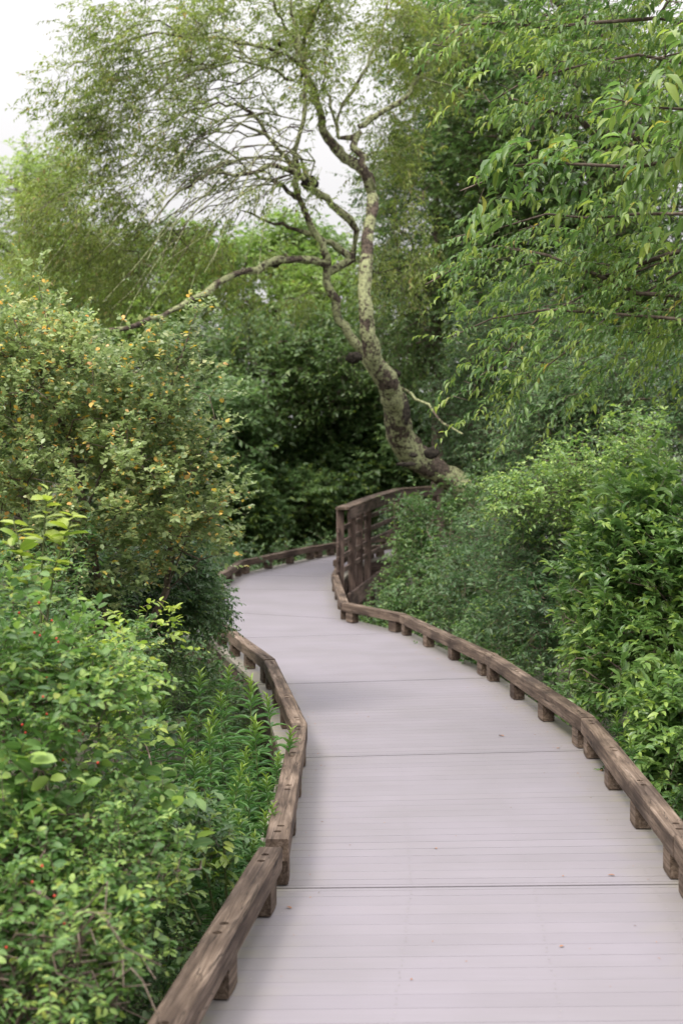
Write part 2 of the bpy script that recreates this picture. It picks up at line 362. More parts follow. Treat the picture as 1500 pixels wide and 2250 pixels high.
M_DECK = deck_mat()
M_WOOD = wood_mat('weathered_timber', (.042, .029, .022), (.122, .088, .067), (.25, .195, .158))
M_WOOD_R = wood_mat('brown_timber', (.052, .036, .031), (.125, .088, .074), (.21, .155, .135))
M_BOLT = plain('dark_bolt', (.02, .019, .019), .6, .3)
M_GROUND = plain('leaf_litter', (.045, .045, .022), .95, 0, 3, .5)
M_BARK = bark_mat('brown_bark', (.07, .052, .042), (.17, .135, .11), 26)
M_TWIG = bark_mat('twig_bark', (.10, .075, .06), (.22, .17, .14), 40)
M_STEM = plain('green_stem', (.10, .12, .04), .7)
M_LICHEN = bark_mat('lichen_bark', (.03, .024, .02), (.13, .10, .08), 22, (.37, .39, .21), .455, 17)
M_BURL = bark_mat('black_burl', (.008, .007, .006), (.05, .042, .034), 30)
G_TREE = leaf_mat('fine_tree_leaf', [(.11, .15, .035), (.185, .24, .06), (.25, .31, .08), (.28, .21, .09)], [0, .5, .9, 1], trans=.45)
G_FAR = leaf_mat('far_leaf', [(.10, .175, .05), (.175, .265, .07), (.26, .36, .10)], trans=.42, patch=.5)
G_FARP = leaf_mat('pale_far_leaf', [(.18, .26, .08), (.26, .35, .11), (.33, .42, .14)], trans=.45, patch=.5)
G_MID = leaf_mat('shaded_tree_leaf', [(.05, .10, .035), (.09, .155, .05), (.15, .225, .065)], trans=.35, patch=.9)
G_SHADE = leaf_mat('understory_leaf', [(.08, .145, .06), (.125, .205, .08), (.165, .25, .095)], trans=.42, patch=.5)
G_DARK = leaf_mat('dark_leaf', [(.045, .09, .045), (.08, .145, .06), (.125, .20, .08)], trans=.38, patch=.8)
G_CHERRY = leaf_mat('cherry_leaf', [(.06, .12, .04), (.125, .21, .06), (.19, .29, .08), (.36, .30, .07)], [0, .5, .965, 1], young=(.27, .35, .08), trans=.42, rough=.36)
G_VIB = leaf_mat('shrub_leaf', [(.11, .165, .065), (.205, .275, .11), (.31, .38, .17), (.40, .42, .12), (.70, .46, .09), (.66, .38, .17)], [0, .4, .83, .92, .955, 1], young=(.42, .43, .20), trans=.38, rough=.36)
G_WILLOW = leaf_mat('glossy_leaf', [(.06, .13, .045), (.12, .21, .06), (.18, .29, .08)], young=(.30, .41, .09), trans=.34, rough=.34, spec=.5)
G_HONEY = leaf_mat('honeysuckle_leaf', [(.055, .125, .04), (.11, .205, .055), (.19, .30, .08), (.33, .36, .07)], [0, .5, .93, 1], young=(.29, .40, .10), trans=.36)
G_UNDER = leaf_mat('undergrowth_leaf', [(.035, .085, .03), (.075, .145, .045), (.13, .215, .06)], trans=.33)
G_GOLD = leaf_mat('goldenrod_leaf', [(.055, .14, .045), (.10, .20, .055)], young=(.26, .36, .06), trans=.32)
G_YEL = leaf_mat('lime_leaf', [(.17, .27, .05), (.25, .34, .06), (.31, .36, .08)], young=(.33, .40, .08), trans=.36)
M_BERRY = plain('red_berry', (.5, .035, .02), .3)
M_LITTER = plain('dry_leaf', (.28, .12, .05), .8)

# ------------------------------------------------------------------ ground
SL = .04
def dz(Y): return SL * max(0, Y - 16)       # the deck climbs gently past the bend
def ground():
    n = 121; xs = np.sign(np.linspace(-1, 1, n)) * np.abs(np.linspace(-1, 1, n)) ** 3 * 900
    ys = xs.copy() + 10; X, Y = np.meshgrid(xs, ys)
    Z = -.9 + .12 * np.sin(X * .9) * np.cos(Y * .7) + .05 * np.sin(X * 3.1 + Y * 2.3)
    V = np.stack([X, Y, Z], -1).reshape(-1, 3); i, j = np.meshgrid(np.arange(n - 1), np.arange(n - 1)); a = (j * n + i).ravel()
    T = np.concatenate([np.stack([a, a + 1, a + n + 1], 1), np.stack([a, a + n + 1, a + n], 1)])
    o = link('ground', mesh_np('ground', V, T, smooth=True), None, M_GROUND); tag(o, kind='structure')
ground()

# ------------------------------------------------------------------ boardwalk deck (kerb centre lines, left and right, at each panel joint)
LC = [(-.86, 0.0), (-.60, 2.9), (-.285, 5.84), (-.253, 8.60), (-.585, 11.67), (-1.30, 15.0), (-1.80, 17.6), (-1.71, 19.8), (-1.54, 21.6), (-.465, 24.2), (-.12, 24.9), (.9, 26.4), (2.6, 28.2), (5.0, 30.2)]
RC = [(1.10, 0.0), (1.26, 2.95), (1.425, 5.92), (1.53, 8.84), (1.254, 12.06), (.674, 15.55), (.037, 16.7), (-.088, 19.6), (-.06, 21.3), (.16, 22.9), (.42, 24.0), (1.25, 25.3), (2.9, 27.0), (5.4, 29.0)]
OUT = .105
def off(pl, sgn):
    res = []
    for i, (x, y) in enumerate(pl):
        a = np.array(pl[max(0, i - 1)]); b = np.array(pl[min(len(pl) - 1, i + 1)]); t = unit(b - a)
        res.append(np.array([x, y]) + sgn * OUT * np.array([-t[1], t[0]]))
    return res
LE = off(LC, 1); RE = off(RC, -1)
def deck():
    V = []; T = []; rn = []; ed = []; sc = Tubes(); SV = []; ST = []
    def board(l0, r0, l1, r1):
        rv = rng.random(); n = 8; b = len(V)
        for t in np.linspace(0, 1, n + 1):
            for a, c in ((l0, r0), (l1, r1)):
                q = a + (c - a) * t; z = dz(q[1]); dd = min(np.linalg.norm(q - l0), np.linalg.norm(q - r0))
                for h in (0, -.04):
                    V.append((q[0], q[1], z + h)); rn.append(rv); ed.append(min(1, dd * 1.2))
        for i in range(n):   # order per station: a_top,a_bot,c_top,c_bot
            p = b + 4 * i; q = p + 4
            T.extend([(p, q, q + 2), (p, q + 2, p + 2), (p, p + 1, q + 1), (p, q + 1, q), (p + 2, q + 2, q + 3), (p + 2, q + 3, p + 3)])
        for p, fl in ((b, 1), (b + 4 * n, 0)):
            f = [(p, p + 2, p + 3), (p, p + 3, p + 1)]; T.extend(f)
    for i in range(len(LE) - 1):
        l0, l1, r0, r1 = LE[i], LE[i + 1], RE[i], RE[i + 1]
        Lm = (np.linalg.norm(l1 - l0) + np.linalg.norm(r1 - r0)) / 2; nb = max(3, int(round(Lm / .122)))
        ts = np.linspace(0, 1, nb + 1)
        for k in range(nb):
            g0 = rng.choice([.0004, .0007, .0012, .0018]) / Lm; g1 = g0
            if k == 0: g0 = .009 / Lm
            if k == nb - 1: g1 = .009 / Lm
            t0, t1 = ts[k] + g0, ts[k + 1] - g1
            if k == 0:    # narrow closing strips at each joint
                tm = ts[0] + .35 * (ts[1] - ts[0]); board(l0 + (l1 - l0) * t0, r0 + (r1 - r0) * t0, l0 + (l1 - l0) * (tm - .0035 / Lm), r0 + (r1 - r0) * (tm - .0035 / Lm)); t0 = tm
            if k == nb - 1:
                tm = ts[-1] - .35 * (ts[1] - ts[0]); board(l0 + (l1 - l0) * (tm + .0025 / Lm), r0 + (r1 - r0) * (tm + .0025 / Lm), l0 + (l1 - l0) * t1, r0 + (r1 - r0) * t1); t1 = tm
            board(l0 + (l1 - l0) * t0, r0 + (r1 - r0) * t0, l0 + (l1 - l0) * t1, r0 + (r1 - r0) * t1)
            if i < 7:
                for s in (.1, .355, .62, .88):
                    for q in (.3, .7):
                        t = t0 + (t1 - t0) * q; a = l0 + (l1 - l0) * t; c = r0 + (r1 - r0) * t; m = a + (c - a) * s; m = m + rng.normal(0, .003, 2)
                        b = len(SV); z = dz(m[1]) + .0012; rr = .0036
                        SV.extend([(m[0] + rr * math.cos(u * math.pi / 3), m[1] + rr * math.sin(u * math.pi / 3), z) for u in range(6)])
                        ST.extend([(b, b + u, b + u + 1) for u in range(1, 5)])
    o = link('boardwalk', mesh_np('boardwalk', np.array(V), np.array(T), {'rnd': np.array(rn), 'edge': np.array(ed)}), None, M_DECK); tag(o, kind='structure')
    s = link('screw', mesh_np('screws', np.array(SV), np.array(ST)), o, M_BOLTS); s['kind'] = 'stuff'
    return o
M_BOLTS = plain('screw_head', (.20, .18, .18), .5)
DK = deck()

def timber_mesh(L, wd, h, cuts=None, jit=.0012, bev=.006, seg=None):
    """timber along +X from 0 to L, centred in Y, top at z=0"""
    seg = seg or max(2, int(L / .06)); V = []; T = []
    prof = [(-wd / 2 + bev, 0), (wd / 2 - bev, 0), (wd / 2, -bev), (wd / 2, -h + bev), (wd / 2 - bev, -h), (-wd / 2 + bev, -h), (-wd / 2, -h + bev), (-wd / 2, -bev)]
    n = 8
    wv = np.cumsum(rng.normal(0, jit * .35, (seg + 1, 2)), 0)
    for i in range(seg + 1):
        x = L * i / seg; s = 1 - (.03 if i in (0, seg) else 0)
        for (y, z) in prof:
            V.append((x, y * s + wv[i, 0] * .5 + rng.normal(0, jit * .4), (z + h / 2) * s - h / 2 + wv[i, 1] * .5 + rng.normal(0, jit * .4)))
    Fc = []
    for i in range(seg):
        for j in range(n):
            a = i * n + j; b = i * n + (j + 1) % n; Fc.append((a, a + n, b + n, b))
    Fc.append(tuple(range(n))); Fc.append(tuple(reversed([seg * n + j for j in range(n)])))
    me = bpy.data.meshes.new('timber'); me.from_pydata(V, [], Fc); me.update()
    if cuts:
        bm = bmesh.new()
        for cx, cyy in cuts:
            bmesh.ops.create_cone(bm, cap_ends=True, segments=14, radius1=.0165, radius2=.0165, depth=.06, matrix=Matrix.Translation((cx, cyy, 0.006)))
        cm = bpy.data.meshes.new('cut'); bm.to_mesh(cm); bm.free()
        oc = bpy.data.objects.new('cut', cm); ot = bpy.data.objects.new('tmp', me); C.objects.link(oc); C.objects.link(ot)
        md = ot.modifiers.new('b', 'BOOLEAN'); md.operation = 'DIFFERENCE'; md.object = oc; md.solver = 'EXACT'
        dg = bpy.context.evaluated_depsgraph_get(); me2 = bpy.data.meshes.new_from_object(ot.evaluated_get(dg))
        bpy.data.objects.remove(oc); bpy.data.objects.remove(ot); me = me2
    return me
def place(o, a, b):
    d = Vector(b) - Vector(a); o.location = Vector(a)
    o.rotation_euler = (0, -math.atan2(d.z, math.hypot(d.x, d.y)), math.atan2(d.y, d.x)); return o
W_, H_, BL = .098, .096, .114
def kerb(label, pts, joints_extra=0):
    root = empty('kerb_rail', (pts[0][0][0], pts[0][0][1], dz(pts[0][0][1]))); tag(root, label, 'kerb rail', 'timber kerb rails edging the boardwalk')
    ro = Vector(root.location)
    for a, b, lift in pts:
        za, zb = dz(a[1]), dz(b[1]); A = Vector((*a, za)); B = Vector((*b, zb)); L = (B - A).length; u = (B - A) / L
        nb = max(2, round(L / 1.0) + 1); xs = np.linspace(.17, L - .17, nb) if L > .8 else np.array([L * .2, L * .8])
        top = H_ + BL + lift
        cuts = []
        for x in xs:
            cuts += [(x - .048, rng.normal(0, .004)), (x + .048, rng.normal(0, .004))]
        me = timber_mesh(L - .006, W_, H_, cuts if a[1] < 17 else None); me.materials.append(M_WOOD)
        o = bpy.data.objects.new('beam', me); C.objects.link(o); o.parent = root
        place(o, A + u * .003 + Vector((0, 0, top)), B + Vector((0, 0, top))); o.location -= ro
        for x in xs:
            bm_ = timber_mesh(.15, W_ - .012, BL + lift - .003, None, .0008, .004, 3); bm_.materials.append(M_WOOD)
            q = bpy.data.objects.new('spacer_block', bm_); C.objects.link(q); q.parent = root
            cpt = A + u * (x - .075) + Vector((0, 0, BL + lift + .001)); place(q, cpt, cpt + u); q.location -= ro
    return root
def seg(pl): return [(pl[i], pl[i + 1], .006 * (i % 2)) for i in range(len(pl) - 1)]
lk = seg([(-.90, -.3), (-.60, 2.75), (-.288, 5.70)]) + [((-.264, 5.79), (-.253, 8.56), .012)] + seg([(-.255, 8.60), (-.585, 11.62), (-1.25, 14.6), (-1.72, 17.1), (-1.71, 19.6), (-1.54, 21.6), (-.465, 24.2), (-.12, 24.9), (.9, 26.4), (2.6, 28.2)])
kerb('long weathered timber kerb rail along the left side of the boardwalk', lk)
kerb('weathered timber kerb rail along the right side of the boardwalk', seg([(1.10, -.3), (1.27, 2.9), (1.425, 5.88), (1.53, 8.80), (1.254, 12.06), (.674, 15.5), (.04, 16.62), (-.092, 19.7), (-.03, 20.9)]))
kerb('short brown kerb rail starting beside the tall handrail at the far bend', seg([(-.085, 21.75), (.18, 23.2), (.55, 24.3), (1.45, 25.4), (2.9, 27.0)]))

# beams and legs that carry the deck
def fascia():
    for pl, sg in ((LE, 1), (RE, -1)):
        for i in range(len(pl) - 1):
            a, b = pl[i], pl[i + 1]; t = unit(b - a); nrm = np.array([-t[1], t[0]]) * sg; a2 = a - nrm * .045; b2 = b - nrm * .045
            A = Vector((*a2, dz(a2[1]) - .045)); B = Vector((*b2, dz(b2[1]) - .045)); me = timber_mesh((B - A).length - .004, .05, .29, None); me.materials.append(M_WOOD_R)
            o = bpy.data.objects.new('fascia_beam', me); C.objects.link(o); place(o, A, B); o.parent = DK
            me = timber_mesh(1.0, .14, .14, None, .001, .005, 4); me.materials.append(M_WOOD_R)
            o = bpy.data.objects.new('pile', me); C.objects.link(o); o.parent = DK
            q = a + t * .35 - nrm * .16; o.location = (q[0], q[1] , dz(q[1]) - .05); o.rotation_euler = (0, R(90), 0)
fascia()
# side landing that leaves the walk on the left behind the shrub
def landing():
    V = []; T = []; rn = []; ed = []
    x0 = -3.4; k = 0
    while x0 < -1.42:
        x1 = x0 + .118; b = len(V); rv = rng.random()
        for x in (x0, x1):
            for y in (15.25, 17.1):
                for z in (.0, -.04): V.append((x, y, z)); rn.append(rv); ed.append(.8)
        T.extend([(b, b + 4, b + 6), (b, b + 6, b + 2), (b, b + 1, b + 5), (b, b + 5, b + 4), (b + 2, b + 6, b + 7), (b + 2, b + 7, b + 3), (b, b + 2, b + 3), (b, b + 3, b + 1), (b + 4, b + 5, b + 7), (b + 4, b + 7, b + 6)])
        x0 = x1 + .003
    o = link('path_landing', mesh_np('landing', np.array(V), np.array(T), {'rnd': np.array(rn), 'edge': np.array(ed)}), None, M_DECK); tag(o, kind='structure')
    me = timber_mesh(1.9, .05, .29); me.materials.append(M_WOOD_R); f = bpy.data.objects.new('fascia_beam', me); C.objects.link(f); f.parent = o; f.location = (-3.38, 15.3, -.045)
landing()
kerb_l = kerb('short reddish kerb rail on the side landing behind the dark bush on the left', [((-3.0, 15.37), (-1.47, 15.37), 0)])

# ------------------------------------------------------------------ tall handrail at the bend
def handrail():
    pl = [(.03, 19.75), (.20, 20.75), (.32, 21.7), (.46, 22.35), (1.02, 25.1), (1.75, 26.1)]
    root = empty('handrail', (pl[0][0], pl[0][1], dz(pl[0][1]))); tag(root, 'tall brown timber handrail with posts and slats where the boardwalk turns right', 'handrail')
    ro = Vector(root.location)
    def add(nm, A, B, wd, h, mat=M_WOOD_R, jit=.001):
        A = Vector(A); B = Vector(B); me = timber_mesh((B - A).length, wd, h, None, jit, .005); me.materials.append(mat)
        o = bpy.data.objects.new(nm, me); C.objects.link(o); o.parent = root; place(o, A, B); o.location -= ro; return o
    HR = 1.115
    def z(q): return dz(q[1])
    posts = [pl[0], pl[1], pl[2], pl[3], pl[4], pl[5]]
    for q in posts:
        me = timber_mesh(1.95, .098, .098, None, .001, .005, 10); me.materials.append(M_WOOD_R)
        o = bpy.data.objects.new('post', me); C.objects.link(o); o.parent = root
        d = Vector((q[0], q[1] + .05, z(q) + HR - .012)); o.location = d - ro; o.rotation_euler = (0, R(90), R(8))
    runs = [(pl[0], pl[3]), (pl[3], pl[4]), (pl[4], pl[5])]
    for k, (a, b) in enumerate(runs):
        A = np.array([*a, z(a)]); B = np.array([*b, z(b)]); t = unit(B - A); nr = np.array([t[1], -t[0], 0])   # to the right, outside
        e = .13 if k == 0 else 0
        add('cap_rail', A - t * e + nr * .0 + np.array([0, 0, HR + .036]), B + np.array([0, 0, HR + .036 + .0]), .19, .036, M_WOOD)
        add('top_board', A - t * (e * .3) + nr * .075 + np.array([0, 0, HR - .004]), B + nr * .075 + np.array([0, 0, HR - .004]), .038, .14)
        for hh in (.26, .46, .66, .86):
            add('slat', A - t * (e * .8) - nr * .07 + np.array([0, 0, hh]), B - nr * .07 + np.array([0, 0, hh]), .034, .07)
        add('edge_beam', A + nr * .07 + np.array([0, 0, -.06]), B + nr * .07 + np.array([0, 0, -.06]), .045, .24)
handrail()

# ================================================================== vegetation
def pl3(pts):
    return [P(a, b, c) for a, b, c in pts]
def mk(*blobs): return np.concatenate([blob(*b) for b in blobs])
def arc(p0, p1, lift, n=9):
    p0 = np.asarray(p0); p1 = np.asarray(p1); t = np.linspace(0, 1, n)[:, None]
    return p0 + (p1 - p0) * t + np.array([0, 0, 1.]) * (lift * 4 * t * (1 - t)) + rng.normal(0, .028, (n, 3)) * (t > 0)

# ---- the leaning lichen-covered tree
def lichen_tree():
    k = 21 / F / 2 * .88
    L = []
    def limb(pts, w0, w1, Ya, Yb=None):
        Yb = Ya if Yb is None else Yb; n = len(pts)
        q = [P(x, y, Ya + (Yb - Ya) * i / (n - 1)) for i, (x, y) in enumerate(pts)]
        # resample smoothly
        q = np.array(q); t = np.arange(n); tt = np.linspace(0, n - 1, (n - 1) * 3 + 1)
        q = np.stack([np.interp(tt, t, q[:, i]) for i in range(3)], 1); q[1:-1] = (q[:-2] + 2 * q[1:-1] + q[2:]) / 4; q[2:] += rng.normal(0, .022, (len(q) - 2, 3))
        L.append((q, np.linspace(w0, w1, len(q)) * k * rng.uniform(.88, 1.14, len(q))))
    tr = [(1215, 1440), (1165, 1290), (1110, 1160), (1050, 1085), (1000, 1060), (940, 1026), (890, 985), (872, 930), (866, 880), (850, 840), (820, 795), (806, 740), (803, 680), (800, 600), (806, 530), (818, 460), (812, 400), (790, 368), (752, 340), (718, 308), (705, 262), (692, 210), (668, 150), (662, 95), (690, 40), (715, -20), (730, -120)]
    wd = [95, 85, 75, 62, 54, 62, 72, 66, 58, 50, 41, 37, 33, 29, 27, 28, 28, 27, 26, 23, 20, 17, 14, 11, 9, 7, 5]
    q = np.array([P(x, y, 20.8 + .8 * math.sin(i * .4)) for i, (x, y) in enumerate(tr)]); t = np.arange(len(q)); tt = np.linspace(0, len(q) - 1, (len(q) - 1) * 4 + 1)
    q = np.stack([np.interp(tt, t, q[:, i]) for i in range(3)], 1)
    q[3:-3] += rng.normal(0, .018, (len(q) - 6, 3)); q[1:-1] = (q[:-2] + 2 * q[1:-1] + q[2:]) / 4
    L.append((q, np.interp(tt, t, wd) * k))
    limb([(812, 795), (775, 755), (748, 700), (722, 640), (716, 580), (704, 535), (680, 490), (655, 440), (650, 380), (655, 310), (666, 245), (674, 180), (660, 110), (640, 30), (630, -60)], 25, 5, 21, 20)
    limb([(787, 580), (745, 545), (700, 520), (655, 508), (600, 490), (530, 465)], 18, 4, 21, 20.5)
    limb([(803, 530), (745, 462), (702, 424), (678, 398), (640, 368), (592, 362), (540, 385), (470, 378), (400, 420), (330, 490)], 19, 4, 21, 19)
    limb([(709, 575), (650, 566), (602, 576), (540, 592), (480, 618), (430, 652), (378, 682), (300, 712), (220, 735), (140, 790)], 20, 7, 20.7, 17.6)
    limb([(803, 385), (788, 345), (776, 313), (790, 280), (823, 252), (879, 224), (911, 196), (916, 159), (953, 131), (1010, 85), (1060, 20)], 19, 6, 20.5, 21.5)
    limb([(675, 150), (645, 135), (622, 114), (561, 103), (510, 86), (417, 72), (300, 84), (210, 118), (150, 150)], 12, 3, 20.6, 19)
    limb([(653, 440), (636, 420), (600, 397), (561, 387), (500, 330), (440, 300)], 13, 3, 20.6, 20)
    limb([(660, 385), (627, 352), (600, 317), (552, 252), (533, 233), (477, 224), (400, 250), (300, 300)], 12, 3, 20.6, 19.5)
    limb([(750, 330), (730, 250), (712, 190), (715, 120), (740, 40)], 9, 3, 21, 22)
    limb([(663, 100), (630, 60), (600, 10), (580, -60)], 10, 4, 20.5, 20)
    limb([(690, 200), (600, 150), (520, 130), (400, 170), (300, 220)], 8, 3, 20.8, 19.4)
    limb([(718, 300), (780, 200), (820, 120), (850, 20), (870, -80)], 10, 4, 21.1, 22)
    limb([(915, 165), (960, 180), (1030, 200)], 7, 3, 21, 21.5)
    limb([(850, 838), (900, 870), (940, 890), (975, 930), (1010, 960)], 8, 3, 20.8, 20)
    r_ = random.Random(4)
    # long bare arching shoots that sweep down to the left
    for i in range(48):
        a = (r_.uniform(460, 715), r_.uniform(270, 420)); b = (a[0] - r_.uniform(130, 420), a[1] + r_.uniform(40, 320))
        A = P(a[0], a[1], 20.4); B = P(b[0], b[1], r_.uniform(17.6, 19.8)); q = arc(A, B, r_.uniform(.1, .8), 10)
        L.append((q, np.linspace(r_.uniform(2.6, 5), 1.2, 10) * k))
    for i in range(22):
        a = (r_.uniform(400, 640), r_.uniform(90, 260)); b = (a[0] - r_.uniform(150, 330), a[1] + r_.uniform(20, 170))
        q = arc(P(*a, 20.3), P(*b, r_.uniform(18.5, 20.5)), r_.uniform(.1, .4), 9); L.append((q, np.linspace(4.5, 1.5, 9) * k))
    cl = mk((350, 110, 19.8, 200, 95, 1.5, 62), (240, 190, 19.3, 100, 130, 1.0, 22), (150, 240, 19.2, 50, 80, .6, 5), (540, 35, 20.8, 220, 70, 1.5, 44), (330, 300, 19.4, 160, 80, 1.2, 38),
            (190, 460, 19.3, 150, 110, 1.2, 56), (390, 560, 20.9, 190, 80, .6, 36), (180, 600, 19.6, 170, 90, 1, 46), (780, 60, 21.4, 170, 80, 1.5, 38), (940, 110, 21.8, 130, 120, 1.2, 50),
            (650, 190, 20.5, 130, 100, 1.3, 24), (560, 400, 20, 170, 110, 1, 16), (500, -130, 21, 400, 80, 2.0, 34), (900, -120, 22, 250, 80, 1.8, 20), (870, 310, 21.8, 90, 110, 1, 26), (600, 640, 21, 120, 70, .8, 14), (880, 560, 21.6, 90, 130, .8, 22))
    p = dict(rad=.46, tw=11, k=10, ln=.085, wd=.030, leaf='mid', droop=.35, hang=.45, spread=.8, tr=.003, bias=(-.55, 0, -.05), out=.4, yfrac=.35)
    ro = plant('leaning_tree', 'leaning crooked tree with lichen-covered trunk and black burls, arching over the bend', 'tree', P(1215, 1440, 20.8), L, cl, p, G_TREE, M_LICHEN, hub=P(700, 350, 20.5), r0=.0032, pw=.45, step=.3, sag=.15, skip=50)
    # black burls and hollow scars
    base = np.array(ro.location)
    for (x, y, rx, ry, Y, dp) in [(869, 822, 13, 11, 20.5, .5), (893, 905, 9, 30, 20.42, .6), (947, 996, 19, 15, 20.5, .5), (908, 1000, 10, 6, 20.45, .5), (681, 402, 21, 18, 20.3, .9), (604, 577, 14, 13, 20.4, .9), (778, 786, 20, 15, 20.5, .8), (615, 95, 6, 9, 20.2, .9), (820, 470, 6, 30, 20.8, .5), (893, 1020, 26, 6, 20.5, .6)]:
        bm = bmesh.new(); bmesh.ops.create_icosphere(bm, subdivisions=3, radius=1); s = Y / F
        ph = rng.uniform(0, 6, 3)
        for v in bm.verts:
            c = v.co; m = .9 + .10 * math.sin(4 * c.x + ph[0]) * math.sin(5 * c.z + ph[1]) + .07 * math.sin(13 * c.x + 9 * c.z + ph[2]) + .06 * math.sin(17 * c.y - 12 * c.z)
            v.co = Vector((c.x * m * rx * s, c.y * m * min(rx, ry) * s * dp, c.z * m * ry * s))
        me = bpy.data.meshes.new('burl'); bm.to_mesh(me); bm.free(); [setattr(f, 'use_smooth', True) for f in me.polygons]
        o = link('burl', me, ro, M_BURL); o.location = Vector(P(x, y, Y) - base)
    return ro
lichen_tree()

# ---- black cherry reaching in from the right
def cherry():
    base = np.array([3.5, 9.6, -.9]); L = []
    L.append((np.array([base, [3.45, 9.5, .6], [3.35, 9.3, 2.0], [3.3, 9.2, 3.4], [3.25, 9.1, 4.8], [3.2, 9, 6.4]]), np.array([.13, .115, .1, .085, .06, .035])))
    boughs = [([(1560, 320, 7.0), (1500, 345, 7.0), (1400, 368, 7.1), (1290, 362, 7.2), (1200, 358, 7.3), (1120, 365, 7.4), (1060, 400, 7.4), (1010, 420, 7.3)], .013),
              ([(1600, 250, 6.8), (1500, 240, 6.7), (1420, 235, 6.7), (1340, 215, 6.8)], .010),
              ([(1620, 140, 7), (1500, 115, 6.6), (1430, 130, 6.6)], .010),
              ([(1640, 480, 8.6), (1500, 470, 8.8), (1400, 470, 9), (1300, 480, 9.2), (1200, 470, 9.3), (1100, 500, 9.4), (1000, 520, 9.5)], .014),
              ([(1600, 680, 9), (1500, 650, 9.2), (1400, 645, 9.3), (1300, 600, 9.4), (1200, 560, 9.5), (1090, 540, 9.6), (980, 600, 9.6), (935, 625, 9.5)], .016),
              ([(1600, 720, 9), (1480, 700, 9), (1350, 690, 9.2), (1200, 680, 9.4), (1080, 700, 9.5), (990, 740, 9.5)], .014),
              ([(1560, 60, 9), (1440, 40, 8.8), (1300, 50, 8.8), (1200, 60, 8.9), (1100, 50, 9), (1010, 55, 9), (965, 100, 9)], .014),
              ([(1560, 150, 9), (1400, 120, 8.8), (1250, 150, 8.8), (1150, 180, 8.8), (1075, 225, 8.8)], .013),
              ([(1300, 290, 9.5), (1270, 260, 9.4), (1210, 245, 9.3), (1120, 215, 9.3)], .022),
              ([(1320, 610, 9.4), (1310, 560, 9.4), (1312, 500, 9.3)], .014),
              ([(1340, 690, 9.3), (1260, 760, 9.3), (1180, 820, 9.2), (1140, 850, 9.2)], .007),
              ([(1180, 700, 9.4), (1100, 790, 9.4), (1050, 830, 9.3), (1030, 880, 9.3)], .006)]
    cl = []
    for q, r in boughs:
        q3 = np.array(pl3(q)); t = np.arange(len(q3)); tt = np.linspace(0, len(q3) - 1, (len(q3) - 1) * 3 + 1)
        q3 = np.stack([np.interp(tt, t, q3[:, i]) for i in range(3)], 1); L.append((q3, np.linspace(r, r * .3, len(q3))))
    plant_p = dict(rad=.36, tw=4, k=15, ln=.072, wd=.023, leaf='hang', droop=.5, hang=.5, spread=.85, tr=.0018, bias=(-1.3, -.1, .05), out=.3, tumble=.35, yfrac=.7, young=.6)
    near = []
    for q, r in boughs[:3]:
        q3 = np.array(pl3(q)); 
        for i in range(len(q3) - 1):
            for j in range(4): near.append(q3[i] + (q3[i + 1] - q3[i]) * rng.random() + rng.normal(0, 1, 3) * np.array([.05, .10, .045]))
    far = []
    for q, r in boughs[3:]:
        q3 = np.array(pl3(q)); n = len(q3) - 1
        for i in range(n):
            m = 3
            for j in range(m): far.append(q3[i] + (q3[i + 1] - q3[i]) * rng.random() + rng.normal(0, 1, 3) * np.array([.08, .2, .055]) * (1.4 - i / n))
    far = np.concatenate([np.array(far), mk((1370, 70, 9.2, 200, 90, .6, 36), (1440, 240, 9.3, 100, 100, .6, 6), (1440, 570, 9.6, 110, 90, .6, 14), (1290, 640, 9.7, 140, 60, .5, 9), (1200, 540, 9.8, 160, 60, .4, 8), (1660, 400, 9.2, 110, 400, .8, 46), (1400, 760, 10, 130, 60, .4, 12), (1350, -110, 9, 330, 70, .8, 22))])
    ro = empty('cherry_tree', tuple(base)); tag(ro, 'tree on the right whose boughs hang into the picture with long drooping leaves', 'tree')
    sk = Skel(); first = True
    for q, r in L:
        par = -1 if first else sk.nearest(q[0]) if False else (-1 if first else min(range(trunk_n), key=lambda i: np.linalg.norm(sk.pos[i] - q[0])))
        if first: ids = sk.limb(q, r); trunk_n = len(ids); first = False
        else:
            a = sk.pos[par]; m = arc(a, q[0], .1, 5)[1:-1] if np.linalg.norm(q[0] - a) > .4 else np.zeros((0, 3))
            sk.limb(np.concatenate([m, q]), np.concatenate([np.full(len(m), r[0] * 1.3), r]), par)
    sk.connect(np.concatenate([np.array(near), far]), step=.12, sag=.08, wob=.05)
    T_ = Tubes(); F_ = Foliage(); sk.pos = [q - base for q in sk.pos]; sk.tubes(T_, r0=.0022, pw=.4)
    hub = np.array([3.3, 9.2, 3.2])
    pn = dict(plant_p,  tw=3, k=9, ln=.10, wd=.034, rad=.26, hang=.55, tumble=.3, bias=(-.9, -.1, .05), yfrac=.5)
    for cc, pp in ((np.array(near), pn), (far, plant_p)):
        S, D, Ln = clump_twigs(cc, None, pp, hub); S = S + np.array([.24, 0, 0]); leafy(F_, T_, S - base, D, Ln, pp)
    T_.build('trunk', M_BARK, ro); F_.build('crown', G_CHERRY, ro)
cherry()

